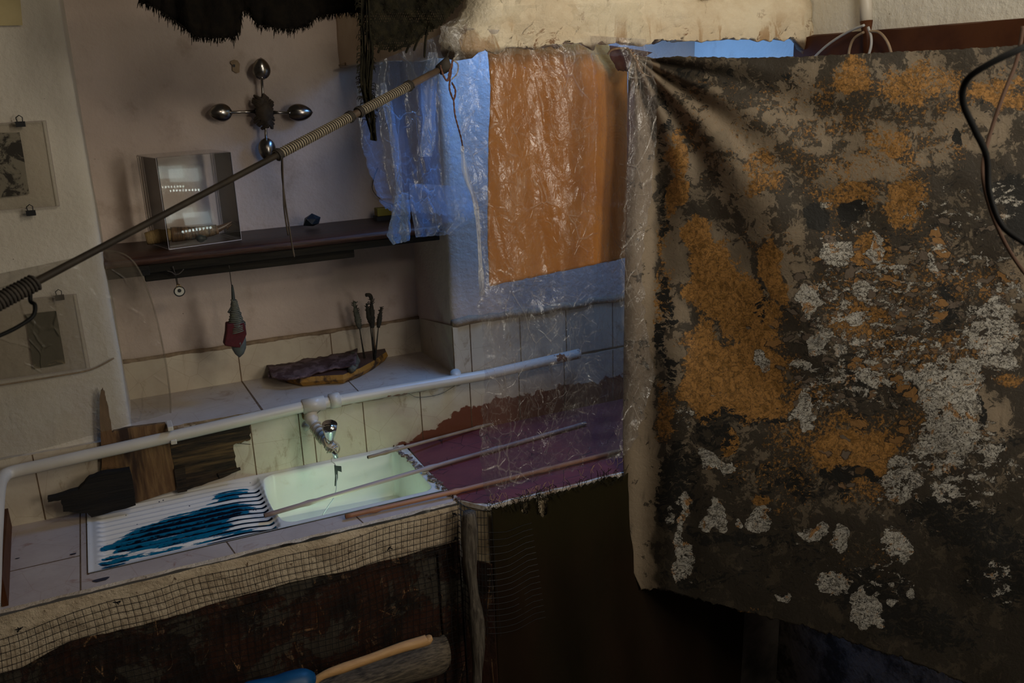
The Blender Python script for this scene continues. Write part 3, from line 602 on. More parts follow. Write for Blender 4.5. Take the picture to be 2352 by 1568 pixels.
# ================================================================ PIPES
def piece(name, parent, mat, pts, r, n=12, smooth=True, cat=True): b = MB(); b.tube(pts, r, n); return b.build(name, mat, parent, smooth)
pp = thing('water_pipe', V3(.4, 2.385, -.88), 'white painted water pipe running along the tiled wall above the sink, paint chipped', 'pipe')
YP = 2.366
pth = [P(-50, 1600, y=1.70), P(-22, 1420, y=1.80), P(-12, 1240, y=2.05), P(-4, 1130, y=2.25), P(4, 1100, y=2.33), P(24, 1085, y=YP), P(90, 1070, y=YP), P(400, 1001, y=YP), P(690, 935, y=YP), P(900, 897, y=YP), P(1110, 862, y=YP), P(1330, 812, y=YP)]
piece('long_pipe', pp, M_pipe, catmull(pth[:7], 6)[:-1]+pth[6:], .0158)
piece('pipe_joint', pp, M_pipe, [P(695, 934, y=YP), P(745, 924, y=YP)], .0205)
piece('pipe_coupling', pp, M_pipe, [P(757, 922, y=YP), P(780, 917, y=YP)], .0215)
for (q1, q2) in (((385, 985), (398, 983)), ((392, 1016), (406, 1013))):
    a = P(*q1, y=2.350); c = P(*q2, y=2.350); b = MB(); b.box((a.x, 2.346, a.z-.006), (c.x, 2.40, a.z+.006)); bevel(b.build('pipe_clip', M_pipe, pp), .002)
piece('pipe_elbow', pp, M_pipe, [P(1046, 855, y=2.39), P(1048, 868, y=2.37), P(1052, 880, y=2.38)], [.016, .018, .012])
fc = thing('sink_faucet', P(712, 945, y=2.39), 'small chrome faucet bound with pale cord above the sink basin', 'faucet')
body = catmull([P(713, 938, y=2.378), P(716, 962, y=2.36), P(728, 985, y=2.33), P(744, 1006, y=2.29), P(757, 1022, y=2.26), P(766, 1034, y=2.25)], 6)
piece('faucet_body', fc, M_pipe, body, [.019]*8+[.014]*(len(body)-8))
sp_ = piece('spout', fc, M_chrome, [P(763, 1024, y=2.25), P(768, 1038, y=2.245), P(772, 1052, y=2.24)], [.0085, .0075, .0072])
b = MB(); ap = P(758, 1014, y=2.252); mo = P(757, 974, y=2.235); b.tube([ap, ap.lerp(mo, .3), ap.lerp(mo, .7), mo, ap.lerp(mo, .97), ap.lerp(mo, .3)], [.009, .0135, .0185, .0205, .0185, .008], 16, cap=False)
b.build('faucet_bell', M_chrome, fc, True)
b = MB()
def helix(path, r, turns, n=10, jit=0):
    path = [Vector(p) for p in path]; out = []; N = int(turns*n)
    for i in range(N+1):
        t = i/N*(len(path)-1); k = min(int(t), len(path)-2); p = path[k].lerp(path[k+1], t-k); d = (path[k+1]-path[k]).normalized(); a = d.orthogonal().normalized(); c = d.cross(a); th = 2*PI*i/n
        rr = (r(t/(len(path)-1)) if callable(r) else r)*(1+random.uniform(-jit, jit)); out.append(p+(a*math.cos(th)+c*math.sin(th))*rr)
    return out
b.tube(helix(body[9:20], .0165, 4, 12), .0026, 5); b.tube(helix(body[22:], .0155, 3, 12, .15), .0024, 5); b.tube(catmull([P(766, 1012, y=2.24), P(780, 1025, y=2.235), P(776, 1040, y=2.24), P(766, 1032, y=2.235), P(750, 1022, y=2.24), P(744, 1005, y=2.25)], 6), .0022, 5)
b.build('cord_binding', M_cord_white, fc, True)
piece('valve_nut', fc, M_brass, [P(702, 952, y=2.40), P(701, 957, y=2.375)], [.011, .009])
piece('pipe_stub', fc, M_pipe, [P(705, 980, y=2.402), P(702, 983, y=2.392)], [.010, .009])
# led lamp and its lead
lw = thing('sink_lamp', V3(.47, 2.10, -1.108), 'small lamp hung by a thin pale lead with black tape inside the sink basin', 'lamp')
wp = catmull([P(763, 1050, y=2.24), P(762, 1060, y=2.238), P(771, 1070, y=2.236), P(773, 1110, y=2.22), P(768, 1140, y=2.20), P(752, 1165, y=2.17), P(744, 1188, y=2.14), V3(.472, 2.112, -1.090)], 8)
piece('lead', lw, M_cord_el, wp, .0013, 5)
b = MB(); b.prism([P(a, c, y=2.228) for a, c in ((768, 1068), (773, 1070), (784, 1071), (785, 1084), (776, 1081), (776, 1097), (772, 1116), (769, 1116), (770, 1095))], (0, .003, 0)); b.build('black_tape', M_black, lw)
b = MB(); b.tube([V3(.470, 2.114, -1.092), V3(.472, 2.112, -1.086)], .008, 12); b.build('lamp_cap', M_black, lw, True)
# thin wire along the pipe
wt = piece('thin_wire', None, M_cord_grey, catmull([P(722, 975, y=2.36), P(724, 955, y=2.36), P(745, 938, y=2.358), P(800, 925, y=2.36), P(850, 900, y=2.36), P(930, 902, y=2.385), P(960, 912, y=2.39), P(1010, 905, y=2.39), P(1050, 882, y=2.385)], 8), .0009, 4)
tag(wt, 'thin grey wire looped along the white pipe right of the faucet', 'wire')

# ================================================================ WOOD PIECES OVER THE SINK
b = MB(); b.prism([P(a, c, y=2.388) for a, c in roughpoly([(232, 1080), (236, 1010), (262, 990), (300, 982), (380, 972), (392, 1000), (405, 1125), (312, 1155), (300, 1090)], 1.2, 3)], (0, .013, 0))
tag(b.build('wooden_plank', M_plank), 'wide worn brown plank leaning upright on the wall behind the draining board', 'plank')
b = MB(); b.prism([P(a, c, y=2.386) for a, c in roughpoly([(234, 1075), (229, 930), (231, 905), (236, 892), (241, 903), (246, 925), (255, 970), (268, 1075)], 1.5, 4)], (0, .012, 0))
tag(b.build('wood_splinter', M_spike), 'narrow pointed wood splinter standing against the plaster pier, left of the pipe clip', 'splinter')
b = MB(); b.prism([P(a, c, y=2.387) for a, c in roughpoly([(388, 1000), (574, 974), (575, 1010), (536, 1022), (543, 1070), (545, 1078), (528, 1090), (430, 1125), (408, 1128)], 2, 6)], (0, .012, 0))
b.prism([P(a, c, y=2.380) for a, c in ((400, 1078), (425, 1072), (430, 1128), (408, 1132))], (0, .02, 0)); b.prism([P(a, c, y=2.380) for a, c in ((500, 1088), (552, 1074), (553, 1079), (505, 1098))], (0, .006, 0)); b.tube([P(545, 1018, y=2.366), P(575, 1020, y=2.366)], .0009, 4)
tag(b.build('charred_board', M_burn), 'charred splintered board under the pipe between the brown plank and the faucet', 'board')
b = MB(); b.prism([P(a, c, y=2.330) for a, c in roughpoly([(140, 1148), (110, 1153), (109, 1145), (180, 1125), (205, 1098), (245, 1085), (298, 1078), (306, 1110), (312, 1160), (210, 1188), (200, 1178), (145, 1175)], 1.5, 4)], (0, .022, 0))
tag(b.build('bark_piece', M_black_wood), 'black jagged piece of bark resting on the left end of the draining board', 'bark')
b = MB(); b.prism([P(a, c, z=ZC+.002) for a, c in ((22, 1160), (32, 1190), (24, 1300), (24, 1390), (8, 1400), (2, 1200))], (0, 0, .16))
b2 = MB(); a0 = P(28, 1200, z=ZC); a1 = P(20, 1390, z=ZC); d = Vector((-.012, 0, 0)); b2.prism([a0, a1, a1+Vector((0, 0, .07)), a0+Vector((0, 0, .05))], d)
tag(b2.build('side_board', M_rail), 'dark brown board standing on edge at the far left end of the counter', 'board')

# ================================================================ BAMBOO CANES
def cane(name, pts, r, mat, label, nodes):
    path = []; rs = []
    for i in range(len(pts)-1):
        for j in range(20):
            path.append(Vector(pts[i]).lerp(Vector(pts[i+1]), j/20)); rs.append(r)
    path.append(Vector(pts[-1])); rs.append(r)
    for nn in nodes:
        k = int(nn*(len(path)-1)); rs[k] = r*1.28; 
        if k+1 < len(rs): rs[k+1] = r*.93
    c = thing(name, path[0], label, 'cane', 'bamboo canes across sink and hearth'); b = MB(); b.tube(path, rs, 10); b.build('cane_shaft', mat, c, True)
    b = MB(); d = (path[0]-path[1]).normalized(); b.tube([path[0]+d*.0006, path[0]+d*.0001], r*.62, 10); b.build('cut_end', M_black, c)
    return c
cane('bamboo_cane', [P(845, 1050, z=ZC+.045), P(1095, 982, z=ZC+.010), P(1330, 915, z=ZC+.010)], .0050, M_bamboo_t, 'thin tan bamboo cane farthest back, reaching over the back of the sink', (.08, .5))
cane('bamboo_cane', [P(607, 1184, z=ZC+.010), P(985, 1074, z=ZC+.014), P(1345, 972, z=ZC+.012)], .0062, M_bamboo_g, 'grey split bamboo cane, middle of three, crossing the sink from the ribbed board', (.14, .5, .7))
cane('bamboo_cane', [P(793, 1186, z=ZC+.010), P(1060, 1125, z=ZC+.014), P(1425, 1035, z=ZC+.013)], .0066, M_bamboo, 'reddish brown bamboo cane nearest the counter edge, along the front rim', (.13, .48, .75))

# ================================================================ LEDGE THINGS
sl = thing('wood_slab', P(750, 860, z=ZL), 'live-edge wooden slab with yellow rim lying on the tiled ledge', 'wood slab')
out = [(640, 868), (650, 880), (690, 889), (745, 884), (790, 882), (830, 866), (862, 848), (892, 826), (888, 817), (862, 811), (820, 812), (700, 835), (650, 850)]
bot = [P(a, c, z=ZL+.002) for a, c in out]; cen = sum(bot, Vector())/len(bot)
b = MB(); n = len(bot); mid_ = [p*1.0+Vector((0, 0, .014)) for p in bot]; top = [cen+(p-cen)*.97+Vector((0, 0, .028)) for p in bot]; low = [cen+(p-cen)*.93 for p in bot]
for r_ in (low, mid_, top): b.v += r_
for k in range(2):
    for i in range(n): b.f.append((k*n+i, k*n+(i+1) % n, (k+1)*n+(i+1) % n, (k+1)*n+i)); b.m.append(0)
b.f.append(tuple(range(2*n, 3*n))); b.m.append(1); b.build('slab_body', mats=[M_yellow_edge, M_slabtop], parent=sl)
bk = thing('bark_sheet', P(700, 850, z=ZL+.03), 'curled sheet of purple-brown bark lying on the wooden slab', 'bark')
nu, nv = 50, 16; pts = []
for j in range(nv):
    for i in range(nu):
        u = i/(nu-1); v = j/(nv-1); a = (612+(822-612)*u, 838-30*u); c = (625+(818-625)*u, 866-16*u+6*math.sin(u*6))
        p = P(a[0]+(c[0]-a[0])*v, a[1]+(c[1]-a[1])*v, z=ZL+.036); p.z += .004*math.sin(v*PI)+(fb(u*12, v*5)-.5)*.014+.006*(max(0, u-.85)/.15)-.006*(1-u); pts.append(p)
solid(gridmesh('bark_surface', pts, nu, nv, M_bark, bk), .005)
b = MB(); b.tube([P(618, 856, z=ZL+.030), P(620, 866, z=ZL+.026)], .005, 8); b.build('curled_edge', M_bark, bk, True)
b = MB(); b.tube(catmull([P(810, 812, z=ZL+.040), P(820, 826, z=ZL+.042), P(818, 838, z=ZL+.040), P(806, 850, z=ZL+.038)], 5), [.007+.004*random.random() for _ in range(16)], 8); b.build('sage_roll', M_sage, bk, True)
def stick(foot, base, tip, r, mat, label, curl=False):
    yb = P(*foot, z=ZL+.03).y; s = thing('smudge_stick', P(*foot, z=ZL+.028), label, 'dried bundle', 'bundles standing in the wooden slab')
    f = P(*foot, z=ZL+.028); ba = P(*base, y=yb); tp = P(*tip, y=yb); b = MB(); b.tube([f, ba], .0016, 5); b.tube([f+Vector((.004, 0, 0)), ba], .0013, 5); b.build('stem', M_sagedark, s, True)
    pa = [ba.lerp(tp, k/14) for k in range(15)]; b = MB(); b.tube(pa, [r*(.45+.6*math.sin(PI*min(1, (k+1)/13)**.8))*random.uniform(.88, 1.12) for k in range(15)], 9)
    for k in range(46):
        q = ba.lerp(tp, random.random()); a = random.uniform(0, 2*PI); dr_ = Vector((math.cos(a), math.sin(a), random.uniform(.2, .8))); b.tube([q+dr_*r*.5, q+dr_*r*1.25], [.0016, .0006], 4)
    b.build('dried_leaves', mat, s, True)
    if curl:
        b = MB(); b.tube(catmull([tp, tp+Vector((-.004, 0, .012)), tp+Vector((-.018, 0, .014))], 5), [.006]*10+[.003], 6); b.build('curled_tip', mat, s, True)
    return s
stick((836, 824), (826, 754), (813, 692), .0092, M_sage, 'grey-green dried herb bundle, leftmost of those standing in the slab')
stick((858, 826), (850, 740), (842, 697), .0075, M_sagedark, 'dark dried flower head, shorter of the middle pair in the slab')
stick((860, 826), (855, 752), (853, 686), .0088, M_sagedark, 'tall dark dried flower head with curled tip, tallest in the slab', True)
stick((860, 828), (869, 752), (876, 706), .0070, M_sagedark, 'slim dark dried flower head, rightmost of those standing in the slab')

# ================================================================ SHELF THINGS
bx = thing('display_case', V3(.22, 2.58, -.403), 'clear acrylic display case on the left of the dark shelf, reflecting a window', 'display case')
A_ = Vector((.155, 2.488)); B_ = Vector((.346, 2.527)); C_ = Vector((.118, 2.632)); D_ = B_+(C_-A_)
hgt = .236
def panel(p, q, name):
    b = MB(); d = Vector((q-p)).normalized(); nn = Vector((-d.y, d.x))*.003; b.prism([Vector((*p, H-.402)), Vector((*q, H-.402)), Vector((*q, H-.402+hgt)), Vector((*p, H-.402+hgt))], (nn.x, nn.y, 0)); b.build(name, M_acrylic, bx)
panel(A_, B_, 'front_pane'); panel(C_, A_, 'side_pane'); panel(B_, D_, 'side_pane'); panel(D_, C_, 'back_pane')
b = MB(); b.prism([Vector((*p, H-.402+hgt)) for p in (A_, B_, D_, C_)], (0, 0, .003)); b.build('lid', M_acrylic, bx)
b = MB()
for p, q in ((A_, B_), (B_, D_), (D_, C_), (C_, A_)):
    b.tube([Vector((*p, H-.4005)), Vector((*q, H-.4005))], .0012, 4)
for p in (A_, B_, C_): b.tube([Vector((*p, H-.4)), Vector((*p, H-.402+hgt))], .0009, 4)
b.tube([Vector((*A_, H-.402+hgt)), Vector((*C_, H-.402+hgt))], .0009, 4)
b.build('polished_edge', M_acedge, bx)
hn = thing('bound_horn', V3(.22, 2.56, -.40), 'animal horn bound with straw and brown thread, lying inside the clear case', 'horn')
hp = catmull([P(335, 548, y=2.56), P(380, 540, y=2.56), P(420, 537, y=2.56), P(470, 532, y=2.56), P(505, 524, y=2.56), P(534, 508, y=2.56)], 6)
b = MB(); b.tube(hp[:10], [.020-.001*abs(k-4) for k in range(10)], 12); b.build('straw_binding', M_straw, hn, True)
b = MB(); b.tube(hp[8:24], [.0205-.0005*k for k in range(16)], 12)
for k in range(26): 
    q = hp[9].lerp(hp[22], k/26); 
b.tube(helix(hp[9:23], lambda t: .0208-.0068*t, 26, 8), .0009, 4); b.build('thread_binding', M_horn, hn, True)
b = MB(); b.tube(hp[22:], [.0115-.0013*k for k in range(len(hp)-22)], 10); b.tube([hp[-4]+Vector((0, 0, -.004)), P(520, 526, y=2.56), P(536, 512, y=2.56)], [.006, .004, .0008], 6); b.build('horn_tip', M_horntip, hn, True)
b = MB(); b.tube(catmull([P(452, 546, y=2.54), P(465, 548, y=2.535), P(474, 545, y=2.53)], 5), [.004, .008, .010, .011, .011, .010, .009, .008, .007, .006, .003], 8); b.build('dark_fitting', M_black, hn, True)
def rock(name, cen, rad, mat, label, cat, seed, flat=.75):
    import bmesh
    bm = bmesh.new(); bmesh.ops.create_icosphere(bm, subdivisions=1, radius=1)
    for v in bm.verts:
        d = .5+1.0*fb(v.co.x*1.6+seed+9, v.co.y*1.6+v.co.z+9, 2); v.co *= d; v.co.z = max(v.co.z, -.72); v.co = Vector((v.co.x*rad, v.co.y*rad*.8, v.co.z*rad*flat))+Vector(cen)
    me = bpy.data.meshes.new(name); bm.to_mesh(me); bm.free(); me.materials.append(mat); o = bpy.data.objects.new(name, me); COL.objects.link(o); return tag(o, label, cat)
c_ = P(719, 516, y=2.62); rock('stone', (c_.x, c_.y, H-.403+.0195), .027, M_bluerock, 'small angular blue-black stone on the shelf between cord and blue-lit film', 'stone', 3)
c_ = P(878, 508, y=2.64); yb_ = thing('yellow_box', (c_.x, c_.y, H-.403), 'small dull yellow block on a dark base, on the shelf behind blue-lit film', 'block')
b = MB(); b.box((c_.x-.022, c_.y-.02, H-.403), (c_.x+.026, c_.y+.02, H-.390)); b.build('dark_base', M_black, yb_)
b = MB(); b.box((c_.x-.018, c_.y-.016, H-.390), (c_.x+.026, c_.y+.016, H-.366)); bevel(b.build('block_body', M_yellow, yb_), .002)
# hanging pendant
pe = thing('eye_pendant', P(406, 628, y=2.472), 'small round eye-shaped ceramic pendant hanging from the underside of the shelf', 'pendant')
YE = 2.490
piece('strap', pe, M_cord_knot, catmull([P(398, 612, y=2.485), P(404, 634, y=YE), P(408, 655, y=YE)], 4), .0026, 6)
b = MB(); b.tube(catmull([P(384, 622, y=2.43), P(395, 625, y=2.428), P(402, 630, y=2.428), P(412, 628, y=2.428), P(422, 618, y=2.43)], 4), .0014, 5); b.tube([P(397, 612, y=2.428), P(404, 634, y=2.45)], .0016, 5); b.build('twine_knot', M_cord_knot, pe, True)
cc = P(412, 669, y=YE); n_ = Vector((.1, -1, -.15)).normalized()
def disc(cn, r, d, mat, name, par, sq=1):
    u = n_.orthogonal().normalized(); u = Vector((1, .1, 0)); v = Vector((0, 0, 1)); b = MB(); b.prism([cn+n_*d+u*math.cos(a)*r+v*math.sin(a)*r*sq for a in np.linspace(0, 2*PI, 25)[:-1]], -n_*.002); return b.build(name, mat, par)
b = MB(); b.tube([P(412, 657, y=YE), cc+Vector((0, 0, .006)), cc, cc+Vector((0, 0, -.012))], [.002, .009, .0145, .012], 16)
disc(cc, .0148, .001, M_black, 'dark_rim', pe, .95); disc(cc+Vector((0, 0, .001)), .0118, .0022, M_ceramic, 'eye_disc', pe, .95); disc(cc+Vector((0, 0, .003)), .0048, .0034, M_black, 'pupil', pe)
b = MB(); t0 = P(409, 652, y=YE); b.tube([t0+Vector((-.001, -.003, 0)), cc+Vector((-.008, -.003, .010))], .0014, 5); b.tube([t0+Vector((.001, -.003, 0)), cc+Vector((.008, -.003, .010))], .0014, 5); b.build('gold_loop', M_gold, pe, True)
# hanging wrapped tool
wt_ = thing('bound_tool', P(542, 740, y=2.50), 'dark tool bound in grey-green cord and dark red cloth, hanging under the shelf', 'hanging tool')
YT = 2.50
piece('hanging_string', wt_, M_cord_knot, [P(526, 610, y=2.432), P(527, 618, y=2.47), P(532, 656, y=YT)], .0011, 5)
piece('spike', wt_, M_greenmetal, [P(533, 654, y=YT), P(534, 662, y=YT), P(537, 700, y=YT), P(541, 720, y=YT)], [.002, .0035, .0062, .008], 10)
ax = [P(537, 688, y=YT), P(539, 705, y=YT), P(541, 725, y=YT), P(543, 745, y=YT)]
b = MB(); b.tube(helix(ax, lambda t: .0065+.0145*t**1.3, 15, 14, .12), .0021, 5)
for k in range(4): b.tube(helix([P(542, 742+k*3, y=YT), P(544, 748+k*4, y=YT)], .024, 1, 16, .04), .0016, 5)
b.build('cord_binding', M_cord_grey, wt_, True)
b = MB(); b.tube([P(524, 718, y=YT), P(534, 706, y=YT)], [.003, .006], 6); b.tube([P(537, 700, y=YT), P(541, 722, y=YT), P(544, 748, y=YT)], [.006, .012, .020], 10); b.build('tool_core', M_slate, wt_, True)
b = MB(); b.prism([P(a, c, y=YT-.020) for a, c in ((521, 744), (562, 742), (566, 760), (567, 768), (553, 800), (532, 797), (515, 794), (520, 765))], (0, .034, 0)); bevel(b.build('red_cloth', M_redcloth, wt_), .004, 3)
b = MB(); b.tube([P(547, 770, y=YT), P(548, 785, y=YT), P(549, 800, y=YT), P(550, 812, y=YT), P(550, 820, y=YT)], [.019, .0205, .019, .012, .002], 14); b.build('stone_tip', M_slate, wt_, True)

# ================================================================ SPOON CROSS
scx = thing('spoon_cross', P(606, 262, y=2.66), 'cross of four tarnished spoons lashed with brown cord, on the plaster wall', 'wall ornament')
YS = 2.668
def spoon(neck, bowl0, bowl1, w, root):
    w *= 1.15
    a = P(*bowl0, y=YS); c = P(*bowl1, y=YS); L = (c-a).length; d = (c-a).normalized(); s = d.cross(Vector((0, 1, 0))).normalized(); nn = Vector((0, 1, 0))
    nu, nv = 18, 14; pts = []
    for j in range(nv):
        v = j/(nv-1); wv_ = w*math.sin(PI*min(1, v**.85*.97+.03))**.62
        for i in range(nu):
            u = -1+2*i/(nu-1); dep = -.011*(1-u*u)*math.sin(PI*v)**.7   # bowls bulge towards the room
            pts.append(a+d*L*v+s*wv_*u+nn*dep)
    sp1 = thing('x', a, '', '') if False else None
    o1 = gridmesh('spoon', pts, nu, nv, M_spoon, scx); solid(o1, .0012)
    b = MB(); k = P(*neck, y=YS-.002); b.tube([k, k.lerp(a, .5), a+d*L*.03, a+d*L*.12-nn*.002], [.0060, .0036, .0042, .0062], 8); b.build('spoon_handle', M_spoon, o1, True)
spoon((605, 236), (601, 182), (599, 133), .0215, scx); spoon((586, 256), (532, 258), (479, 259), .0205, scx); spoon((624, 258), (660, 259), (718, 258), .0205, scx); spoon((609, 280), (611, 318), (616, 371), .0205, scx)
b = MB(); kc = P(607, 256, y=YS-.012)
for k in range(34):
    t0 = (k/34-.5); a_ = (PI/4 if k % 2 else -PI/4)+random.uniform(-.25, .25); hw = .033*(1-abs(t0)*1.3)+.006; d = Vector((math.cos(a_), 0, math.sin(a_))); ctr = kc+Vector((t0*.012, 0, -t0*.072-.002)); 
    b.tube(catmull([ctr-d*hw+Vector((0, .012, 0)), ctr-d*hw*.6+Vector((0, -.006, 0)), ctr+Vector((0, -.012, 0)), ctr+d*hw*.6+Vector((0, -.006, 0)), ctr+d*hw+Vector((0, .012, 0))], 4), .0034, 6)
b.tube([kc+Vector((0, 0, .038)), kc, kc-Vector((0, 0, .046))], [.009, .026, .008], 10); b.build('cord_knot', M_cord_knot, scx, True)
b = MB(); q0 = P(604, 213, y=YS-.006); b.tube([P(604, 222, y=YS-.006), P(606, 238, y=YS-.008)], .0078, 10); b.build('cord_collar', M_slate, scx, True)
b = MB(); b.prism([P(a, c, y=2.699) for a, c in ((531, 140), (538, 137), (546, 139), (551, 147), (550, 166), (543, 168), (534, 162), (534, 150), (529, 144))], (0, .01, 0), 0); b.prism([P(a, c, y=2.6985) for a, c in ((534, 148), (540, 148), (540, 154), (535, 154))], (0, .008, 0), 1)
struct(b.build('wall_patch', mats=[simple('bare_plaster', (.33, .24, .15), .9, (.26, .18, .11), 50), M_black]))
tag(piece('hanging_wire', None, M_black, catmull([P(868, 385, y=2.69), P(856, 420, y=2.69), P(858, 440, y=2.69), P(880, 462, y=2.69), P(905, 470, y=2.69)], 8), .0012, 4), 'thin black wire curving on the wall behind the blue-lit film', 'wire')

# ================================================================ FRAMED PRINTS ON THE LEFT PIER
def clip(px_, py_, par):
    c = P(px_, py_, y=2.398); b = MB(); b.box((c.x-.010, c.y-.006, c.z-.007), (c.x+.010, c.y+.004, c.z+.005)); b.tube([c+Vector((a, 0, z_)) for a, z_ in ((-.006, .004), (-.007, .014), (0, .019), (.006, .014), (.005, .004))], .0012, 5); b.build('bulldog_clip', M_black, par)
def print_(name, sheet, pic, mat, label, clips):
    f = thing(name, P(*sheet[2], y=2.41), label, 'print'); b = MB(); b.prism([P(a, c, y=2.404) for a, c in sheet], (0, .003, 0)); b.build('acrylic_sheet', M_sheet, f)
    b = MB()
    for i in range(len(sheet)): b.tube([P(*sheet[i], y=2.403), P(*sheet[(i+1) % len(sheet)], y=2.403)], .0010, 4)
    b.build('sheet_edge', simple('sheet_edge_grey', (.34, .28, .24), .5), f)
    b = MB(); b.prism([P(a, c, y=2.4085) for a, c in roughpoly(pic, .6, 4)], (0, .002, 0)); b.build('print_image', mat, f)
    for c in clips: clip(*c, f)
print_('framed_print', [(-120, 290), (105, 277), (137, 473), (-100, 490)], [(-60, 306), (45, 304), (68, 445), (-40, 458)], M_print, 'mottled black and cream print under clear sheet with clips, upper left', [(47, 284), (71, 488)])
print_('framed_print', [(-80, 700), (175, 675), (207, 845), (-60, 880)], [(58, 722), (129, 714), (150, 835), (78, 848)], M_greenprint, 'dark green print with cream flecks under clear sheet, below the rod', [(137, 682)])
b = MB(); b.prism([P(a, c, y=2.408) for a, c in ((-60, -70), (40, -72), (52, 58), (-50, 60))], (0, .002, 0)); tag(b.build('paper_sheet', M_yellowpaper), 'yellowed paper sheet pinned at the top left corner of the pier', 'paper')
b = MB(); b.tube(catmull([P(-20, 1090, y=2.405), P(-5, 885, y=2.409), P(140, 862, y=2.409), P(210, 848, y=2.409), P(262, 822, y=2.409)][1:], 8), .0022, 5); struct(b.build('trim_5', M_seam, smooth=True))

# ================================================================ ROD
E0 = P(-60, 722, y=1.385); E1 = P(1022, 154, y=1.93)
def rodat(px_):
    lo, hi = 0, 1
    for _ in range(30):
        m = (lo+hi)/2
        if PX(E0.lerp(E1, m))[0] < px_: lo = m
        else: hi = m
    return E0.lerp(E1, lo)
rd = thing('hanging_rod', rodat(400), 'long dark rod slung diagonally across the room, partly whipped with pale string', 'rod')
sag = lambda p: p
piece('rod_shaft', rd, M_rod, [E0+(E0-E1)*.55, rodat(-50), rodat(240), rodat(640), rodat(830)], [.0062, .0062, .0055, .0055, .0062], 10)
piece('cane_tip', rd, M_rodtip, [rodat(800), rodat(1015)], .0074, 10)
for x0, x1, tn in ((634, 802, 34), (826, 942, 26)):
    p0 = rodat(x0); p1 = rodat(x1)
    piece('string_whipping', rd, M_cord_dark, [p0, p1], .0080, 10)
    b = MB(); b.tube(helix([p0, p1], .0088, tn, 9), .0012, 5); b.build('string_coil', M_cord_white, rd, True)
for x0 in (638, 803, 825, 938): 
    b = MB(); b.tube(helix([rodat(x0-3), rodat(x0+5)], .0100, 2.5, 10), .0019, 5); b.build('tie_knot', M_cord_dark, rd, True)
b = MB(); b.tube([rodat(-50), rodat(60), rodat(84)], [.0110, .0105, .0075], 10); b.tube(helix([rodat(-50), rodat(84)], .0115, 16, 9), .0022, 5); b.build('dark_binding', M_cord_dark, rd, True)
lc = tag(piece('cord_loop', None, M_blackplastic, catmull([rodat(70), P(70, 690, y=1.42), P(80, 700, y=1.41), P(76, 725, y=1.40), P(45, 748, y=1.39), P(0, 770, y=1.38), P(-60, 790, y=1.37)], 8), .0030, 8), 'loose dark cord loop hanging under the left end of the rod', 'cord')
q = rodat(648)
lth = MB(); lth.tube(catmull([q, P(648, 400, y=q.y+.02), P(656, 470, y=q.y+.03), P(668, 545, y=q.y+.04), P(676, 590, y=q.y+.04)], 6), .0017, 5); lth.tube(catmull([q, P(650, 410, y=q.y+.02), P(653, 480, y=q.y+.03), P(662, 540, y=q.y+.04)], 6), .0017, 5)
tag(lth.build('leather_cord', M_cord_knot, smooth=True), 'pair of dark leather cord ends hanging from the whipped middle of the rod', 'cord')
# rod end lashing and twines
tw = thing('twine_lashing', P(1030, 165, y=1.93), 'reddish twine lashing that ties the rod tip to the chimney hood', 'twine')
b = MB(); b.tube([rodat(1008), P(1026, 148, y=1.92), P(1030, 162, y=1.92)], [.012, .018, .009], 8); b.build('dark_knot', M_cord_dark, tw, True)
def braid(name, mat, pts, r):
    pth = catmull([P(a, c, y=yy) for a, c, yy in pts], 10); b = MB(); 
    for ph in (0, PI):
        o_ = []
        for i, p in enumerate(pth): o_.append(p+Vector((math.cos(i*.8+ph), 0, math.sin(i*.8+ph)))*r*.6)
        b.tube(o_, r, 5)
    return b.build(name, mat, tw, True)
braid('twine_loop', M_twine, [(1012, 150, 1.91), (1018, 172, 1.905), (1028, 185, 1.905), (1032, 165, 1.905), (1040, 138, 1.92)], .0016)
braid('twine_loop', M_twine, [(1040, 138, 1.92), (1034, 180, 1.915), (1033, 205, 1.915), (1042, 228, 1.92), (1046, 208, 1.92), (1038, 190, 1.92)], .0016)
braid('twine_tail', M_twine, [(1042, 228, 1.92), (1045, 262, 1.925), (1052, 290, 1.93), (1060, 320, 1.935), (1064, 345, 1.94)], .0014)
braid('pale_strand', M_cord_white, [(1040, 138, 1.92), (1055, 122, 1.93), (1085, 105, 1.935), (1100, 98, 1.935)], .0015)
braid('pale_strand', M_cord_white, [(1040, 138, 1.92), (1052, 148, 1.92), (1050, 168, 1.92), (1038, 182, 1.92)], .0011)
braid('twine_tail', M_cord_dark, [(1030, 120, 1.93), (1033, 108, 1.94), (1024, 142, 1.925)], .0014)

# ================================================================ CLOTHS AND FILMS
def clamp(v, a=0., b=1.): return max(a, min(b, v))
def sheet(name, rows, yfun, nu, nv, mat, parent=None, amp=.006, freq=(9, 3), seed=0, ragged=0, fold=None, yoff=None):
    """rows: (py_left, px_left, px_right, py_right) from top to bottom"""
    pts = []; k = len(rows)-1
    for j in range(nv):
        t = j/(nv-1)*k; a = min(int(t), k-1); f = t-a
        r0, r1 = rows[a], rows[a+1]; r = [r0[i]+(r1[i]-r0[i])*f for i in range(4)]
        jr = (fb(j*.35, seed, 3)-.5)*ragged; jl = (fb(j*.35, seed+40, 3)-.5)*ragged
        for i in range(nu):
            u = i/(nu-1); px_ = r[1]+jl*(1-u)+(r[2]+jr*u-r[1])*u; py_ = r[0]+(r[3]-r[0])*u
            if j == nv-1: py_ += (fb(i*.5, seed+3, 2)-.5)*ragged
            y = yfun(u, j/(nv-1))+(fb(u*freq[0]+seed, j/(nv-1)*freq[1], 4)-.5)*amp*2+(fold(u, j/(nv-1)) if fold else 0)
            pts.append(P(px_, py_, y=y))
    return gridmesh(name, pts, nu, nv, mat, parent)
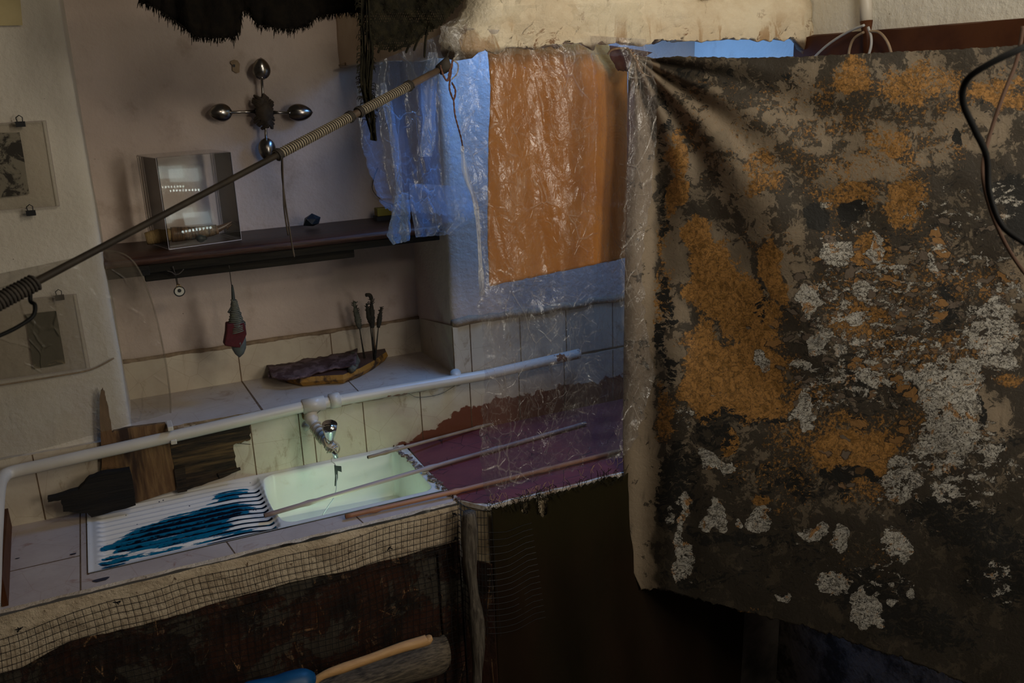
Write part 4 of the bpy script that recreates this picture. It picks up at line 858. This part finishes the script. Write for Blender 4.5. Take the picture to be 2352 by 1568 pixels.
orng = sheet('orange_sheet', [(98, 1118, 1392, 98), (200, 1126, 1440, 160), (300, 1123, 1442, 300), (400, 1120, 1440, 400), (480, 1120, 1438, 480), (560, 1120, 1438, 540), (657, 1124, 1438, 592)], lambda u, v: 1.975+(.06*max(0, (u-.80)/.2) if u > .8 else 0), 60, 70, M_orange, None, .008, (5, 2), 1, 3, fold=lambda u, v: .014*math.exp(-((u-.88)/.04)**2))
tag(solid(orng, .0015), 'flat orange fabric sheet hung from the hood behind clear plastic film', 'sheet')
mf = sheet('plastic_film', [(60, 1010, 1480, 90), (100, 1040, 1500, 150), (180, 1050, 1506, 200), (300, 1062, 1505, 330), (420, 1078, 1494, 450), (520, 1098, 1480, 540), (640, 1116, 1476, 640), (700, 1098, 1478, 700), (800, 1112, 1490, 800), (900, 1112, 1505, 870), (1000, 1102, 1480, 950), (1090, 1106, 1450, 1030), (1135, 1115, 1434, 1045)], lambda u, v: 1.915-.125*clamp((u-.70)/.16)+.008*math.sin(u*19+v*3), 110, 150, M_film, None, .012, (10, 9), 5, 14)
tag(mf, 'tall sheet of crumpled clear plastic film hanging over the orange sheet down to the hearth', 'plastic film')
tf = sheet('plastic_film', [(15, 1090, 1480, 5), (40, 1050, 1470, 25), (60, 1015, 1490, 60), (100, 1010, 1500, 110), (122, 1040, 1510, 130)], lambda u, v: 1.905-.006*math.sin(u*9), 70, 30, film('stuck_clear_film', (.62, .55, .45), .06, .28, 8, gl=.012), None, .005, (9, 4), 9, 14)
tag(tf, 'thin clear plastic film stuck over the cream lower edge of the chimney hood', 'plastic film')
bf = sheet('plastic_film', [(160, 830, 1010, 80), (230, 818, 1042, 150), (330, 832, 1052, 230), (400, 850, 1060, 330), (450, 868, 1072, 430), (480, 885, 1090, 500)], lambda u, v: 2.10-.13*u+.012*math.sin(u*22+2*v), 90, 80, M_bluelit_film, None, .014, (9, 3), 12, 10)
tag(bf, 'milky film lit blue from behind, hanging left of the orange sheet under the hood side', 'plastic film')
tl1 = sheet('film_strip', [(450, 908, 938, 440), (500, 898, 942, 495), (540, 888, 944, 530), (562, 902, 940, 553)], lambda u, v: 2.07+.004*math.sin(u*9), 20, 26, film('tail_film', (.42, .60, .88), .34, .4, 10, gl=.03, tlf=.65), None, .006, (4, 3), 15, 3)  # neutral film, blue light mixed into its tint
tag(tl1, 'narrow tail of plastic film, tinted as blue-lit, hanging in front of the shelf end', 'plastic film')
tl2 = sheet('film_strip', [(420, 940, 1085, 430), (470, 942, 1090, 470), (520, 950, 1086, 505), (545, 955, 1040, 538)], lambda u, v: 2.055-.05*u+.006*math.sin(u*16), 40, 26, film('hem_film', (.45, .58, .82), .20, .45, 9, gl=.03, tlf=.65), None, .008, (6, 3), 19, 3)  # tint carries the blue light, the film itself is neutral
tag(tl2, 'wide hem of plastic film, tinted as blue-lit, hanging over the right end of the shelf', 'plastic film')
def ribbon(px_list, y0, w, label, mat):
    pa = catmull([P(a, c, y=y0) for a, c in px_list], 8); nn = Vector((1, 0, 0)); pts = []
    for i, p in enumerate(pa):
        ww = w*(.5+fb(i*.3, 3)); 
        for k in range(5): pts.append(p+nn*(k/4-.5)*ww*2+Vector((0, .004*math.sin(k*2.2+i*.2), 0)))
    o = gridmesh('film_fold', pts, 5, len(pa), mat); return tag(o, label, 'plastic film')
M_fold = film('folded_film', (.45, .60, .85), .28, .4, 10, gl=.03, tlf=.65)  # blue light put into the colour of neutral folds
ribbon([(880, 190), (890, 240), (905, 320), (915, 400), (920, 470)], 2.085, .010, 'twisted fold of film, tinted as blue-lit, behind the rod, left of the twine', M_fold)
ribbon([(995, 120), (985, 200), (985, 300), (978, 360)], 1.98, .016, 'broad milky fold of film hanging beside the rod tip', M_fold)
ribbon([(1062, 335), (1070, 400), (1090, 460), (1098, 520), (1105, 620), (1108, 680)], 1.93, .006, 'narrow whitish fold of film at the left edge of the tall sheet', film('edge_fold', (.75, .72, .66), .5, .4, 12))
# painted cloth
LX = [(0, 1452), (.03, 1443), (.22, 1441), (.38, 1437), (.62, 1432), (.74, 1431), (.84, 1434), (.92, 1443), (.97, 1452), (1, 1472)]
TY = [(1440, 128), (1456, 126), (1500, 133), (1560, 130), (1700, 134), (1830, 131), (2000, 122), (2200, 113), (2420, 99)]
BY = [(1440, 1340), (1472, 1352), (1530, 1353), (1600, 1375), (1700, 1402), (1850, 1438), (1960, 1476), (2100, 1520), (2200, 1560), (2420, 1650)]
nu, nv = 360, 400; pts = []; PXY = np.zeros((nu*nv, 2))
for j in range(nv):
    v = j/(nv-1); lx = lerpl(LX, v)
    for i in range(nu):
        u = i/(nu-1); px_ = lx+(2400-lx)*u; ty = lerpl(TY, px_); by = lerpl(BY, px_); py_ = ty+(by-ty)*v
        if j == 0: py_ += (fb(i*.4, 1)-.5)*5
        if j == nv-1: py_ += (fb(i*.25, 2)-.5)*14
        dx, dy = px_-1458, py_-128; r = math.hypot(dx, dy)+1; th = math.atan2(dy, dx)
        rad = math.sin(th*17+.6*math.sin(r*.01))*.011*clamp(1.3-r/620)*clamp(r/60)
        ver = .012*math.sin((px_-1440)*.055+py_*.0016)*clamp(1-(px_-1440)/170)*clamp((py_-200)/200)
        dg = .020*math.sin((px_*.83-py_*.42)*.016)*clamp(1.4-abs(px_-1680)/260)*clamp(1.5-abs(py_-560)/420)
        br = (fb(px_*.004, py_*.004, 3)-.5)*.035
        pts.append(PC(px_, py_, rad+ver+dg+br)); PXY[j*nu+i] = (px_, py_)
pc = gridmesh('painted_cloth', pts, nu, nv, M_paint)
uvl = pc.data.uv_layers.new(name='UVMap'); li = np.empty(len(pc.data.loops), int); pc.data.loops.foreach_get('vertex_index', li)
uvl.data.foreach_set('uv', (PXY[li]/1000.).astype(np.float32).ravel())
X, Y = PXY[:, 0], PXY[:, 1]; WX = X+(fbm(X/45, Y/45, 4)-.5)*70; WY = Y+(fbm(X/45+9, Y/45+5, 4)-.5)*70
def field(lst):
    F = np.zeros(len(X))
    for q in lst: F = blob(F, WX, WY, *q)
    return F
OC = field([(1960,175,60,45,0,.7),(2100,190,110,55,0,.62),(1745,400,60,65,0,.55),(2040,330,60,40,0,.6),(1950,450,85,60,0,.6),(2085,455,60,80,.2,.68),(2290,215,110,25,0,.65),(1560,395,26,120,.1,.75),(1610,548,42,46,0,1),(1640,640,60,110,.1,.95),(1720,720,70,120,-.5,.9),(1785,630,30,90,-.3,.85),(1620,860,65,120,0,1),(1720,850,110,70,.2,.85),(1700,925,150,45,.05,.85),(1990,580,75,40,-.4,.75),(1970,740,110,60,-.3,.62),(2060,820,120,60,-.3,.55),(1960,1035,120,62,0,.85),(1930,960,80,40,0,.5),(1680,1010,28,22,0,.8),(1520,940,30,90,0,.62),(1760,1150,20,30,0,.7),(2230,640,90,60,0,.42),(2330,860,40,30,0,.6),(2150,560,60,40,0,.4),(1640,230,90,60,0,.25),(1850,230,60,60,0,.30),(1740,560,50,60,-.6,.35),(2180,240,80,50,0,.42),(1830,560,30,90,0,.3),(1960,250,300,110,0,.33),(1740,330,240,120,0,.30),(1980,400,200,90,0,.42),(1900,520,120,40,0,.3),(2060,660,260,110,-.2,.42),(2150,820,160,70,-.3,.45),(1850,960,120,120,0,.45),(2080,980,120,60,0,.4),(1800,1080,160,60,0,.38),(2300,200,120,60,0,.35),(2150,330,120,60,0,.35),(1990,1120,80,60,0,.5),(1830,1150,60,40,0,.35),(1990,1290,60,60,0,.3),(1700,1420,60,20,0,.4),(1520,640,34,160,0,.5)])
WH = field([(1905,470,25,14,0,.75),(1990,490,20,12,0,.6),(1925,590,28,45,.5,1),(1865,690,26,42,.6,.9),(1975,672,24,30,0,1),(2010,570,16,70,-.3,.8),(2060,640,30,40,0,.5),(2145,610,22,22,0,.85),(1945,742,60,10,-.2,.9),(1870,785,40,18,-.4,1),(1935,812,18,20,0,1),(1748,832,22,15,.4,1),(1835,840,45,28,0,.62),(1850,945,30,36,0,1),(2000,870,70,24,-.2,.7),(2120,870,40,24,0,.75),(2200,920,62,110,.4,1.05),(2150,810,90,50,-.3,.42),(2280,780,70,90,.5,.75),(2060,720,90,60,-.3,.45),(2180,1000,90,55,0,.85),(2260,1030,60,50,0,.6),(2070,1090,50,60,0,.75),(1640,1055,70,22,.3,.95),(1640,1172,26,36,0,1.05),(1748,1192,40,26,-.3,1.05),(1700,1196,14,24,0,.9),(1562,1240,18,110,0,.95),(1560,960,26,40,0,.5),(1872,1222,26,24,0,.85),(1932,1240,28,44,0,.95),(2062,1250,36,60,-.3,.95),(1915,1340,48,28,.3,1),(1985,1400,40,36,.4,1),(2045,1390,14,20,0,1),(2090,1350,26,30,0,.7),(2160,1130,60,40,0,.7),(2300,1080,60,60,0,.5),(2310,450,60,70,0,.5),(2300,590,70,60,0,.45),(1810,920,300,20,.12,.25),(1800,1360,30,20,0,.6),(2030,780,240,170,-.2,.5),(2180,640,160,110,-.3,.42),(2150,760,200,140,-.3,.45),(1960,560,120,80,-.3,.4),(2230,1100,120,90,0,.5),(2060,1180,90,60,0,.4),(1880,1290,200,60,.1,.3),(2200,480,150,80,0,.4),(1990,650,190,90,-.3,.5),(2080,830,260,60,-.25,.56),(1930,880,130,60,-.2,.5),(2160,900,60,100,.3,.8),(2230,880,50,70,.3,.9),(2170,1040,90,60,0,.72),(2060,1120,40,50,0,.7),(2300,700,50,80,.4,.7),(2330,800,40,40,0,.7),(1580,1290,34,40,0,.8),(1530,1190,12,50,0,.6),(2190,1230,90,30,0,.3),(2250,1000,90,60,0,.45),(2280,1330,60,60,0,.5),(2010,1330,70,60,0,.45),(1660,1340,90,20,.2,.35)])
BL = field([(1870,500,42,38,0,1),(1960,495,40,30,0,.9),(2200,308,14,22,0,1.1),(2310,430,55,50,0,.75),(2340,500,40,50,0,.9),(1535,290,18,120,0,.5),(1530,500,16,110,0,.55),(1530,760,22,190,0,.6),(1560,1080,60,80,0,.6),(1540,1160,60,90,0,.55),(1860,1120,160,26,.1,.55),(1960,1090,90,20,0,.7),(1700,1240,180,30,.15,.55),(1830,1260,120,70,0,.45),(2010,1370,130,80,.1,.62),(2200,1200,160,70,.2,.62),(2300,1300,120,120,0,.6),(2120,1440,160,60,.2,.6),(2180,700,25,70,0,.7),(2000,840,200,60,-.15,.48),(2050,700,180,110,-.2,.38),(2250,950,16,60,0,.7),(1700,960,180,20,.1,.55),(1760,690,16,60,0,.5),(1650,1150,200,60,0,.35),(1600,1320,130,40,0,.5),(2180,930,200,200,0,.25),(2290,1000,100,40,0,.5),(1620,180,120,40,.1,.42),(1760,200,120,30,0,.4),(1900,330,80,50,0,.3),(2180,390,60,60,0,.4),(1650,400,80,40,.6,.35),(1850,430,60,40,0,.35),(2080,600,240,120,-.2,.4),(2000,900,260,70,-.15,.42),(1640,1000,90,60,0,.5),(1750,1090,200,60,.1,.42),(1700,1320,220,50,.15,.4),(2230,250,120,20,0,.4)])
PL = field([(1680,295,150,40,.5,.9),(1620,240,130,40,.5,.6),(1570,330,60,160,-.5,.5),(2010,380,130,28,-.1,.8),(1830,215,100,30,-.2,.6),(1700,430,45,120,-.6,.75),(1770,520,45,160,-.6,.7),(1560,560,34,120,0,.8),(1545,760,30,160,0,.6),(1850,300,60,60,0,.5),(2150,300,130,60,0,.35),(1820,620,30,90,0,.6),(1700,600,35,90,-.5,.6),(2340,640,50,70,.3,1),(2270,960,70,60,0,.8),(2250,300,120,60,0,.6),(2200,160,160,60,0,.45),(1900,180,120,30,0,.4),(1960,300,160,40,.2,.55),(1790,300,90,120,-.2,.35)])
PL = np.maximum(PL, np.clip((1512+(fbm(Y/60, Y/60+3, 3)-.5)*50-X)/14, 0, 1)*1.4)
edge = np.clip((1506+(fbm(Y/50, Y/50+3, 3)-.5)*40-X)/10, 0, 1)
OC = OC*(1-edge); WH = WH*(1-edge); BL = BL*(1-edge)
DK = np.clip((Y-1040-(X-1500)*.02)/240, 0, 1)*(1-edge)*.85+np.clip(.35-np.abs(Y-1130)/300, 0, 1)*0  # darker towards the hem: dark paint plus light falloff put into the colour
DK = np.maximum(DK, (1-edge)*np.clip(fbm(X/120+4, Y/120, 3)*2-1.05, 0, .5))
PB = np.clip(field([(2040,760,290,240,-.2,.85),(1960,1060,200,90,0,.35),(2200,640,170,160,0,.6),(2100,940,200,120,0,.5)]), 0, 1)
one = np.ones(len(X))
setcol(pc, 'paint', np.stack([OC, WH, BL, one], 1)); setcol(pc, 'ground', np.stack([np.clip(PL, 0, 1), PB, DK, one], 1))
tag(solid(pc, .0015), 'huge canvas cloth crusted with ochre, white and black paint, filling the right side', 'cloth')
tk = thing('tie_cord', PC(1456, 128, .01), 'tan cord loop that gathers the corner of the painted cloth to the hood', 'cord')
def yc(px_, py_): return PC(px_, py_).y-.012
b = MB(); b.tube(catmull([P(1396, 125, y=1.90), P(1405, 115, y=1.895), P(1425, 111, y=1.89), P(1443, 113, y=1.87), P(1452, 125, y=1.85), P(1462, 140, y=1.845)], 8), .0026, 7); b.tube(helix([P(1444, 112, y=1.87), P(1462, 138, y=1.845)], .005, 4, 9), .0018, 5); b.build('cord_loop', M_twine_t, tk, True)
b = MB()
for k in range(7): b.tube(catmull([P(1462, 138, y=1.845), P(1462+random.uniform(2, 14), 152+k*2, y=1.843), P(1466+k*5, 165+k*2, y=1.845)], 4), .0008, 4)
b.build('frayed_ends', M_twine_t, tk, True)
rc = sheet('dark_red_hollow', [(104, 1400, 1500, 120), (130, 1400, 1462, 140), (160, 1418, 1445, 165)], lambda u, v: 1.96, 20, 12, simple('maroon_shade', (.070, .015, .012), .9, (.05, .01, .01), 20), None, .006, (4, 3), 33, 6)  # dark sheet put in for the shade of a red hollow
tag(solid(rc, .001), 'dark maroon sheet for the shaded hollow under the hood edge beside the tan cord loop', 'shade sheet')

# sheer net hanging off the rod, near the camera
tu = sheet('sheer_film', [(672, -60, 20, 656), (640, -60, 120, 622), (640, -60, 200, 585), (700, -60, 262, 577), (760, -60, 310, 605), (830, -60, 348, 690), (930, -60, 375, 800), (1010, -60, 390, 900), (1075, -60, 392, 948)], lambda u, v: 1.62+.05*v, 60, 60, M_tulle, None, .010, (6, 4), 22, 4)
tag(tu, 'smoky see-through film draped from the rod at the left, hiding part of the pier', 'sheer film')
b = MB(); b.tube(catmull([P(a, c, y=1.64) for a, c in ((0, 662), (120, 622), (200, 585), (262, 577), (310, 605), (348, 690), (375, 800), (390, 900), (392, 948))], 8), .0016, 5)
b.build('film_hem', M_tulle, tu, True)
# black fringed cloth at the top
fr = thing('fringed_cloth', P(560, 0, y=2.0), 'black cloth with frayed fringe hanging at the top edge left of the net', 'cloth')
lowe = [(318, 6), (350, 14), (390, 40), (420, 62), (445, 82), (480, 88), (540, 84), (552, 70), (556, 25), (575, 32), (590, 58), (620, 62), (650, 68), (700, 62), (730, 38), (780, 30), (850, 25)]
pts = []; nu, nv = 110, 10
for j in range(nv):
    for i in range(nu):
        px_ = 318+(850-318)*i/(nu-1); by = lerpl(lowe, px_)+(random.uniform(-2, 2) if j == nv-1 else 0); ty = -140; pts.append(P(px_, ty+(by-ty)*j/(nv-1), y=2.0+(fb(px_*.03, j*.3)-.5)*.04))
solid(gridmesh('cloth_body', pts, nu, nv, M_fur, fr), .004)
b = MB()
for k in range(620):
    px_ = random.uniform(318, 850); by = lerpl(lowe, px_)-3; L = random.uniform(4, 18)*(1.8 if random.random() < .06 else 1); sx = random.uniform(-5, 5); y0 = 2.0+random.uniform(-.02, .02)
    b.tube([P(px_, by, y=y0), P(px_+sx*.6, by+L*.6, y=y0), P(px_+sx, by+L, y=y0)], [.0011, .0009, .0004], 3, cap=False)
fo = b.build('fringe', M_fur, fr); fo['kind'] = 'stuff'
# net with trailing strand
nt = thing('black_net', P(930, 0, y=1.93), 'tangled black fishing net hanging before the hood, with a long trailing strand', 'net')
b = MB(); low = lambda x: lerpl([(822, 60), (845, 95), (880, 118), (930, 112), (980, 80), (1020, 55), (1065, 0)], x)
def netp(px_, py_): return P(px_, py_, y=1.90+(fb(px_*.02, py_*.02)-.5)*.05)
for lay in range(3):
    for k in range(70):
        x0 = 790+k*5+lay*1.7
        for sgn in (1, -1):
            pa = []; x_ = x0+(0 if sgn > 0 else 70); yy = -60
            while yy < 140:
                if 822 < x_ < 1068 and yy < low(x_)+random.uniform(-4, 4): pa.append(netp(x_+random.uniform(-1.2, 1.2), yy))
                elif pa: break
                x_ += sgn*(2.6+lay*.6)*(1 if sgn > 0 else .8); yy += 7
            if len(pa) > 2: b.tube(pa, .0011, 3, cap=False)
for x0, y0, x1, y1 in ((935, 105, 903, 118), (955, 95, 932, 122), (975, 75, 950, 117), (985, 60, 975, 133), (880, 110, 868, 122), (900, 112, 893, 119), (870, 100, 850, 108)):
    m = ((x0+x1)/2+random.uniform(-3, 8), (y0+y1)/2-5); b.tube(catmull([netp(x0, y0), netp(*m), netp(x1, y1)], 6), [.0026]*12+[.0012], 5)
b.tube([netp(830, -80), netp(940, -60), netp(1060, -90)], .02, 6)
b.build('net_mesh', M_net, nt)
b = MB(); cl = [(838, -30), (840, 60), (842, 120), (840, 180), (843, 220), (848, 262), (854, 300), (858, 318)]
for k in range(46):
    ph = random.uniform(0, 6); o_ = []
    wdt = random.uniform(-1, 1); s0 = random.randint(0, 3); e0 = random.randint(5, 8)
    for q, (a, c) in enumerate(cl[s0:e0]):
        ww = (13 if c < 200 else 9 if c < 270 else 5); o_.append(P(a+wdt*ww+random.uniform(-3, 3), c+random.uniform(-6, 6), y=1.885+random.uniform(-.012, .012)))
    b.tube(catmull(o_, 4), random.uniform(.0010, .0022), 4, cap=False)
for k in range(150):
    t_q = random.uniform(0, 1)*.9; c = -20+t_q*330; a = lerpl([(y_, x_) for x_, y_ in cl], c); sd = random.choice((-1, 1)); L = random.uniform(6, 18); p0 = P(a+sd*9, c, y=1.88); b.tube(catmull([p0, P(a+sd*(9+L*.6), c+random.uniform(-4, 4), y=1.88), P(a+sd*(9+L*.8), c+random.uniform(2, 9), y=1.88)], 3), .0008, 3, cap=False)
b.build('trailing_strand', M_net, nt)

# dark twill curtain under hearth
dc = thing('dark_curtain', V3(1.2, 1.9, -1.5), 'dark olive-brown twill curtain with torn holes hanging below the red hearth top', 'curtain')
topl = [(1112, 1166), (1150, 1160), (1200, 1148), (1300, 1122), (1360, 1105), (1400, 1092), (1420, 1095), (1440, 1085), (1720, 1020)]
pts = []; nu, nv = 130, 90; holes = [(1204, 1163, 8, 14), (1245, 1160, 11, 24), (1243, 1142, 14, 8)]
HP = []
for j in range(nv):
    for i in range(nu):
        u = i/(nu-1); v = j/(nv-1); x = .784+(1.597-.784)*u
        p0 = V3(x, 1.9, ZC); a, c = PX(p0); zt = P(a, lerpl(topl, a), y=1.9).z-H+.004*math.sin(i*2.1)
        z = zt+(-H-zt)*v; y = 1.893+.012*math.sin(x*34+math.sin(z*4))*min(1, v*3)+(fb(x*14, z*5)-.5)*.012
        p = V3(x, y, z); pts.append(p); HP.append(PX(p))
def keep(i, j):
    a, c = HP[j*nu+i]; return not any(((a-hx)/rx)**2+((c-hy)/ry)**2 < 1 for hx, hy, rx, ry in holes)
solid(gridmesh('twill_panel', pts, nu, nv, M_twill, dc, keep=keep), .0015)
b = MB()
for k in range(170):
    a = random.uniform(1115, 1435); c = lerpl(topl, a); up = random.random() < .45; L = random.uniform(5, 22); p = P(a, c+3, y=1.888); b.tube(catmull([p, P(a+random.uniform(-7, 7), c+(-L if up else L)*.5, y=1.885), P(a+random.uniform(-12, 12), c+(-L if up else L), y=1.884)], 3), .0007, 3, cap=False)
for hx, hy, rx, ry in holes:
    for k in range(26): th = random.uniform(0, 2*PI); b.tube([P(hx+rx*math.cos(th)*1.1, hy+ry*math.sin(th)*1.1, y=1.888), P(hx+rx*math.cos(th+.5)*random.uniform(.1, .8), hy+ry*math.sin(th+.5)*.6, y=1.886)], .0007, 3, cap=False)
ff = b.build('frayed_threads', M_net, dc); ff['kind'] = 'stuff'
# film hem threads
b = MB()
for k in range(34):
    a = random.uniform(1120, 1430); c = lerpl([(1115, 1140), (1200, 1130), (1330, 1085), (1434, 1045)], a); L = random.uniform(8, 24); p = P(a, c-4, y=1.912); b.tube(catmull([p, P(a+random.uniform(-8, 8), c+L*.5, y=1.905), P(a+random.uniform(-14, 14), c+L*.9, y=1.905)], 3), .0006, 3, cap=False)
hm = b.build('torn_hem', M_twine_t, mf); hm['kind'] = 'stuff'

# ================================================================ WIRE MESH
b = MB(); b.tube([P(925, 1043, y=2.386), P(927, 1060, y=2.385), P(926, 1098, y=2.384)], [.0012, .0009, .0006], 4); b.build('basin_crack', M_seam, sk)
wm_ = thing('wire_mesh', V3(.2, 1.95, -1.3), 'black square wire mesh stapled over the concrete lip below the sink', 'wire mesh')
b = MB(); CS = .0165
def mtop(x):
    a = lerpl([(-.34, -1.090), (-.25, -1.075), (-.1, -1.062), (0, -1.070), (.15, -1.062), (.4, -1.056), (.715, -1.052)], x); return a
def mp(x, z): 
    q = 6*math.sin(x*9)*.001; return V3(x+.004*math.sin(z*26+x*5)+.002*math.sin(x*40), 1.948+(fb(x*9, z*9)-.5)*.010, z+.005*math.sin(x*11+1)+.003*math.sin(x*27))
x = -.36
while x < .72:
    z0 = mtop(x); b.tube([mp(x, z0-(z0+1.62)*k/22) for k in range(23)], .00075, 4, cap=False); x += CS
r_ = 0
while r_ < 33:
    b.tube([mp(x, mtop(x)-.002-r_*CS) for x in np.linspace(-.36, .72, 70)], .00075, 4, cap=False); r_ += 1
b.build('flat_panel', M_black, wm_)
b = MB()                                           # loose wrap round the corner
def cpnt(u, r):                                    # u along, r row
    a = [(1052, 1152), (1085, 1172), (1118, 1172), (1160, 1175), (1215, 1160)]; k = u*(len(a)-1); i = min(int(k), 3); f = k-i
    px_ = a[i][0]+(a[i+1][0]-a[i][0])*f+r*(.9 if u < .5 else 2.0)*u; sagv = (26 if u > .3 else 8)*math.sin(PI*clamp(u*1.1))*clamp(r/8)
    py_ = a[i][1]+(a[i+1][1]-a[i][1])*f+r*13.5+sagv; return P(px_, py_, y=1.935-.055*clamp(u*2))
for r in range(20):
    n_u = 1.0 if r > 2 else .5; b.tube([cpnt(u*n_u, r) for u in np.linspace(0, 1, 24)], .00075, 4, cap=False)
for k in range(11):
    u = k/11*.62; b.tube([cpnt(u, r*.5) for r in range(40)], .00075, 4, cap=False)
b.build('loose_wrap', M_black, wm_)
for a, c in ((267, 1383), (45, 1444), (1042, 1180), (1046, 1235), (895, 1258)):
    p = P(a, c, y=1.945); b = MB()
    for k in range(6): d = Vector((random.uniform(-1, 1), -.2, random.uniform(-1, 1)))*.009; b.tube([p-d*.4, p+d], .0012, 4)
    b.build('wire_tie', M_black, wm_)
# driftwood post at the corner
pw = MB(); pts = catmull([P(1078, 1175, y=1.900), P(1080, 1300, y=1.895), P(1092, 1400, y=1.890), P(1098, 1500, y=1.885), P(1092, 1640, y=1.88), P(1085, 1900, y=1.88)], 8)
pw.tube(pts, [.016+.004*math.sin(k*.4)+.002*random.random() for k in range(len(pts))], 9)
pst = pw.build('driftwood_post', M_post, smooth=True); tag(pst, 'pale split driftwood post standing at the corner between sink and hearth counters', 'post')

# ================================================================ FOREGROUND LOG AND SPATULA
def dep(px_): return 1.885
lg = MB(); ax = [(400, 1708), (560, 1655), (700, 1605), (850, 1556), (1000, 1505), (1022, 1498)]
cen_ = [P(a, c, y=dep(a)) for a, c in ax]; cen_ = catmull(cen_, 6); n = len(cen_); rs = [.044+.003*math.sin(i*.9)+.002*random.random() for i in range(n)]; rs[-1] = .038; rs[-2] = .043
lg.tube(cen_, rs, 14); lo_ = lg.build('driftwood_log', M_grey_wood)
me = lo_.data
for v in me.vertices:
    d = (fb(v.co.x*60, v.co.z*90+v.co.y*40, 3)-.5)*.010; v.co.z += d
finish(lo_); tag(lo_, 'weathered grey log fixed across the rusty cabinet front, below the wire mesh', 'log')
spt = thing('spatula', P(800, 1530, y=1.38), 'wooden-handled spatula with blue head resting on the grey log', 'spatula')
hd = [(982, 1462), (978, 1470), (920, 1487), (850, 1512), (790, 1533), (740, 1552), (705, 1580)]
ctrl = catmull([P(a, c, y=dep(a)-.062) for a, c in hd], 5); n = len(ctrl)
b = MB(); b.tube(ctrl, [1.3*(.005+.0045*min(1, i/3) if i < 4 else .0095+.001*math.sin(i*.3)-(.0035*clamp((i-20)/5) if i > 20 else 0)) for i in range(n)], 10); b.build('handle', M_handle, spt, True)
b = MB(); hc = [P(a, c, y=dep(700)-.068) for a, c in ((716, 1572), (700, 1566), (668, 1572), (630, 1585), (560, 1600), (500, 1625))]; b.tube(catmull(hc, 5), [.008, .016, .022, .026, .028, .030]+[.031]*14+[.028, .026, .021, .016, .010, .005], 14); b.build('spatula_head', M_silicone, spt, True)

# ================================================================ RIGHT WALL FITTINGS, CABLES
rp = thing('conduit_pipe', V3(XR-.012, 1.72, .1), 'white conduit pipe coming down the right wall to the brown rail', 'pipe')
piece('conduit', rp, M_pipe, [P(1987, -140, x=XR-.018), P(1988, 0, x=XR-.018), P(1990, 52, x=XR-.018)], .0145)
piece('rusty_end', rp, M_rail, [P(1990, 48, x=XR-.024), P(1990, 78, x=XR-.024), P(1989, 128, x=XR-.024)], [.0150, .010, .009])
for pts_, m_, lb in (([(1985, 58), (1950, 72), (1905, 100), (1872, 130), (1862, 150)], M_cord_el, 'thin white cable curving left from the conduit over the brown rail'),
                 ([(1984, 74), (1962, 88), (1952, 110), (1948, 140)], M_bamboo_t, 'beige cable arching left of the conduit foot'),
                 ([(1994, 62), (2001, 85), (2000, 110), (1990, 140)], M_cord_el, 'short white cable dropping straight beside the conduit foot'),
                 ([(1996, 72), (2020, 75), (2040, 100), (2052, 140)], M_bamboo_t, 'beige-brown cable arching right of the conduit foot')):
    tag(piece('electric_cable', None, m_, catmull([P(a, c, x=XR-.045) for a, c in pts_], 6), .0033, 7), lb, 'cable', 'cables at the conduit foot')
def yd(px_, d): return d
tag(piece('black_cable', None, M_blackplastic, catmull([P(2420, 70, y=.70), P(2352, 108, y=.70), P(2270, 148, y=.72), P(2220, 185, y=.74), P(2212, 235, y=.76), P(2240, 300, y=.77), P(2266, 360, y=.78), P(2272, 440, y=.78), P(2300, 515, y=.77), P(2352, 556, y=.75), P(2420, 590, y=.74)], 8), .0040, 8), 'thick black cable looping in from the upper right edge before the painted cloth', 'cable')
tag(piece('brown_cable', None, M_browncable, catmull([P(2350, 60, y=.95), P(2335, 140, y=.95), P(2300, 230, y=.95), P(2268, 330, y=.95), P(2258, 400, y=.92), P(2275, 480, y=.92), P(2310, 560, y=.92), P(2352, 625, y=.92), P(2400, 680, y=.92)], 8), .0030, 7), 'thin brown cord running beside the black cable before the painted cloth', 'cord')

# ================================================================ WINDOW BEHIND THE VIEWER (seen as reflection in the acrylic case)
wn = thing('window_1', (1.73, -.35, 1.4), '', ''); del wn['label']; del wn['category']; wn['kind'] = 'structure'
M_pane = emit('daylight_pane', (.80, .95, .92), 5.0); M_led = emit('led_dot', (.85, 1, .95), 22); M_frame = simple('window_frame_paint', (.35, .30, .25), .6)
wd = (Vector((2.2, -1.5, 0))-Vector((.25, 2.5, 0))).normalized(); wc = Vector((.25, 2.5, 0))+wd*4.3
def wq(px_, py_):                                  # where the wall behind the viewer shows up mirrored in the case
    nb = Vector((B_.y-A_.y, -(B_.x-A_.x), 0)).normalized(); d = ray(px_, py_).normalized(); a = Vector((*A_, 0)); k = (a-Vector((CAM.x, CAM.y, 0))).dot(nb)/d.dot(nb); h = CAM+d*k
    r = d-2*d.dot(nb)*nb; k = (XR-.03-h.x)/r.x; return h+r*k
for q in (((340, 393), (359, 391), (363, 417), (342, 419)), ((386, 389), (450, 386), (455, 416), (391, 419)), ((358, 486), (388, 482), (393, 512), (364, 516)), ((419, 489), (475, 486), (483, 513), (426, 518))):
    b = MB(); b.prism([wq(*p) for p in q], (.01, 0, 0)); b.build('window_pane', M_pane, wn)
b = MB()
for k in range(10): p = wq(392+k*7.2, 438-k*.25); b.tube([p-Vector((0, 0, .006)), p+Vector((0, 0, .006))], .0045, 6)
for k in range(6): p = wq(341+k*5.2, 436-k*.6); b.tube([p-Vector((0, 0, .007)), p+Vector((0, 0, .007))], .005, 6)
for k in range(9): p = wq(420+k*8, 532-k*1.2); b.tube([p-Vector((0, 0, .006)), p+Vector((0, 0, .006))], .006, 6)
b.build('light_string', M_led, wn)
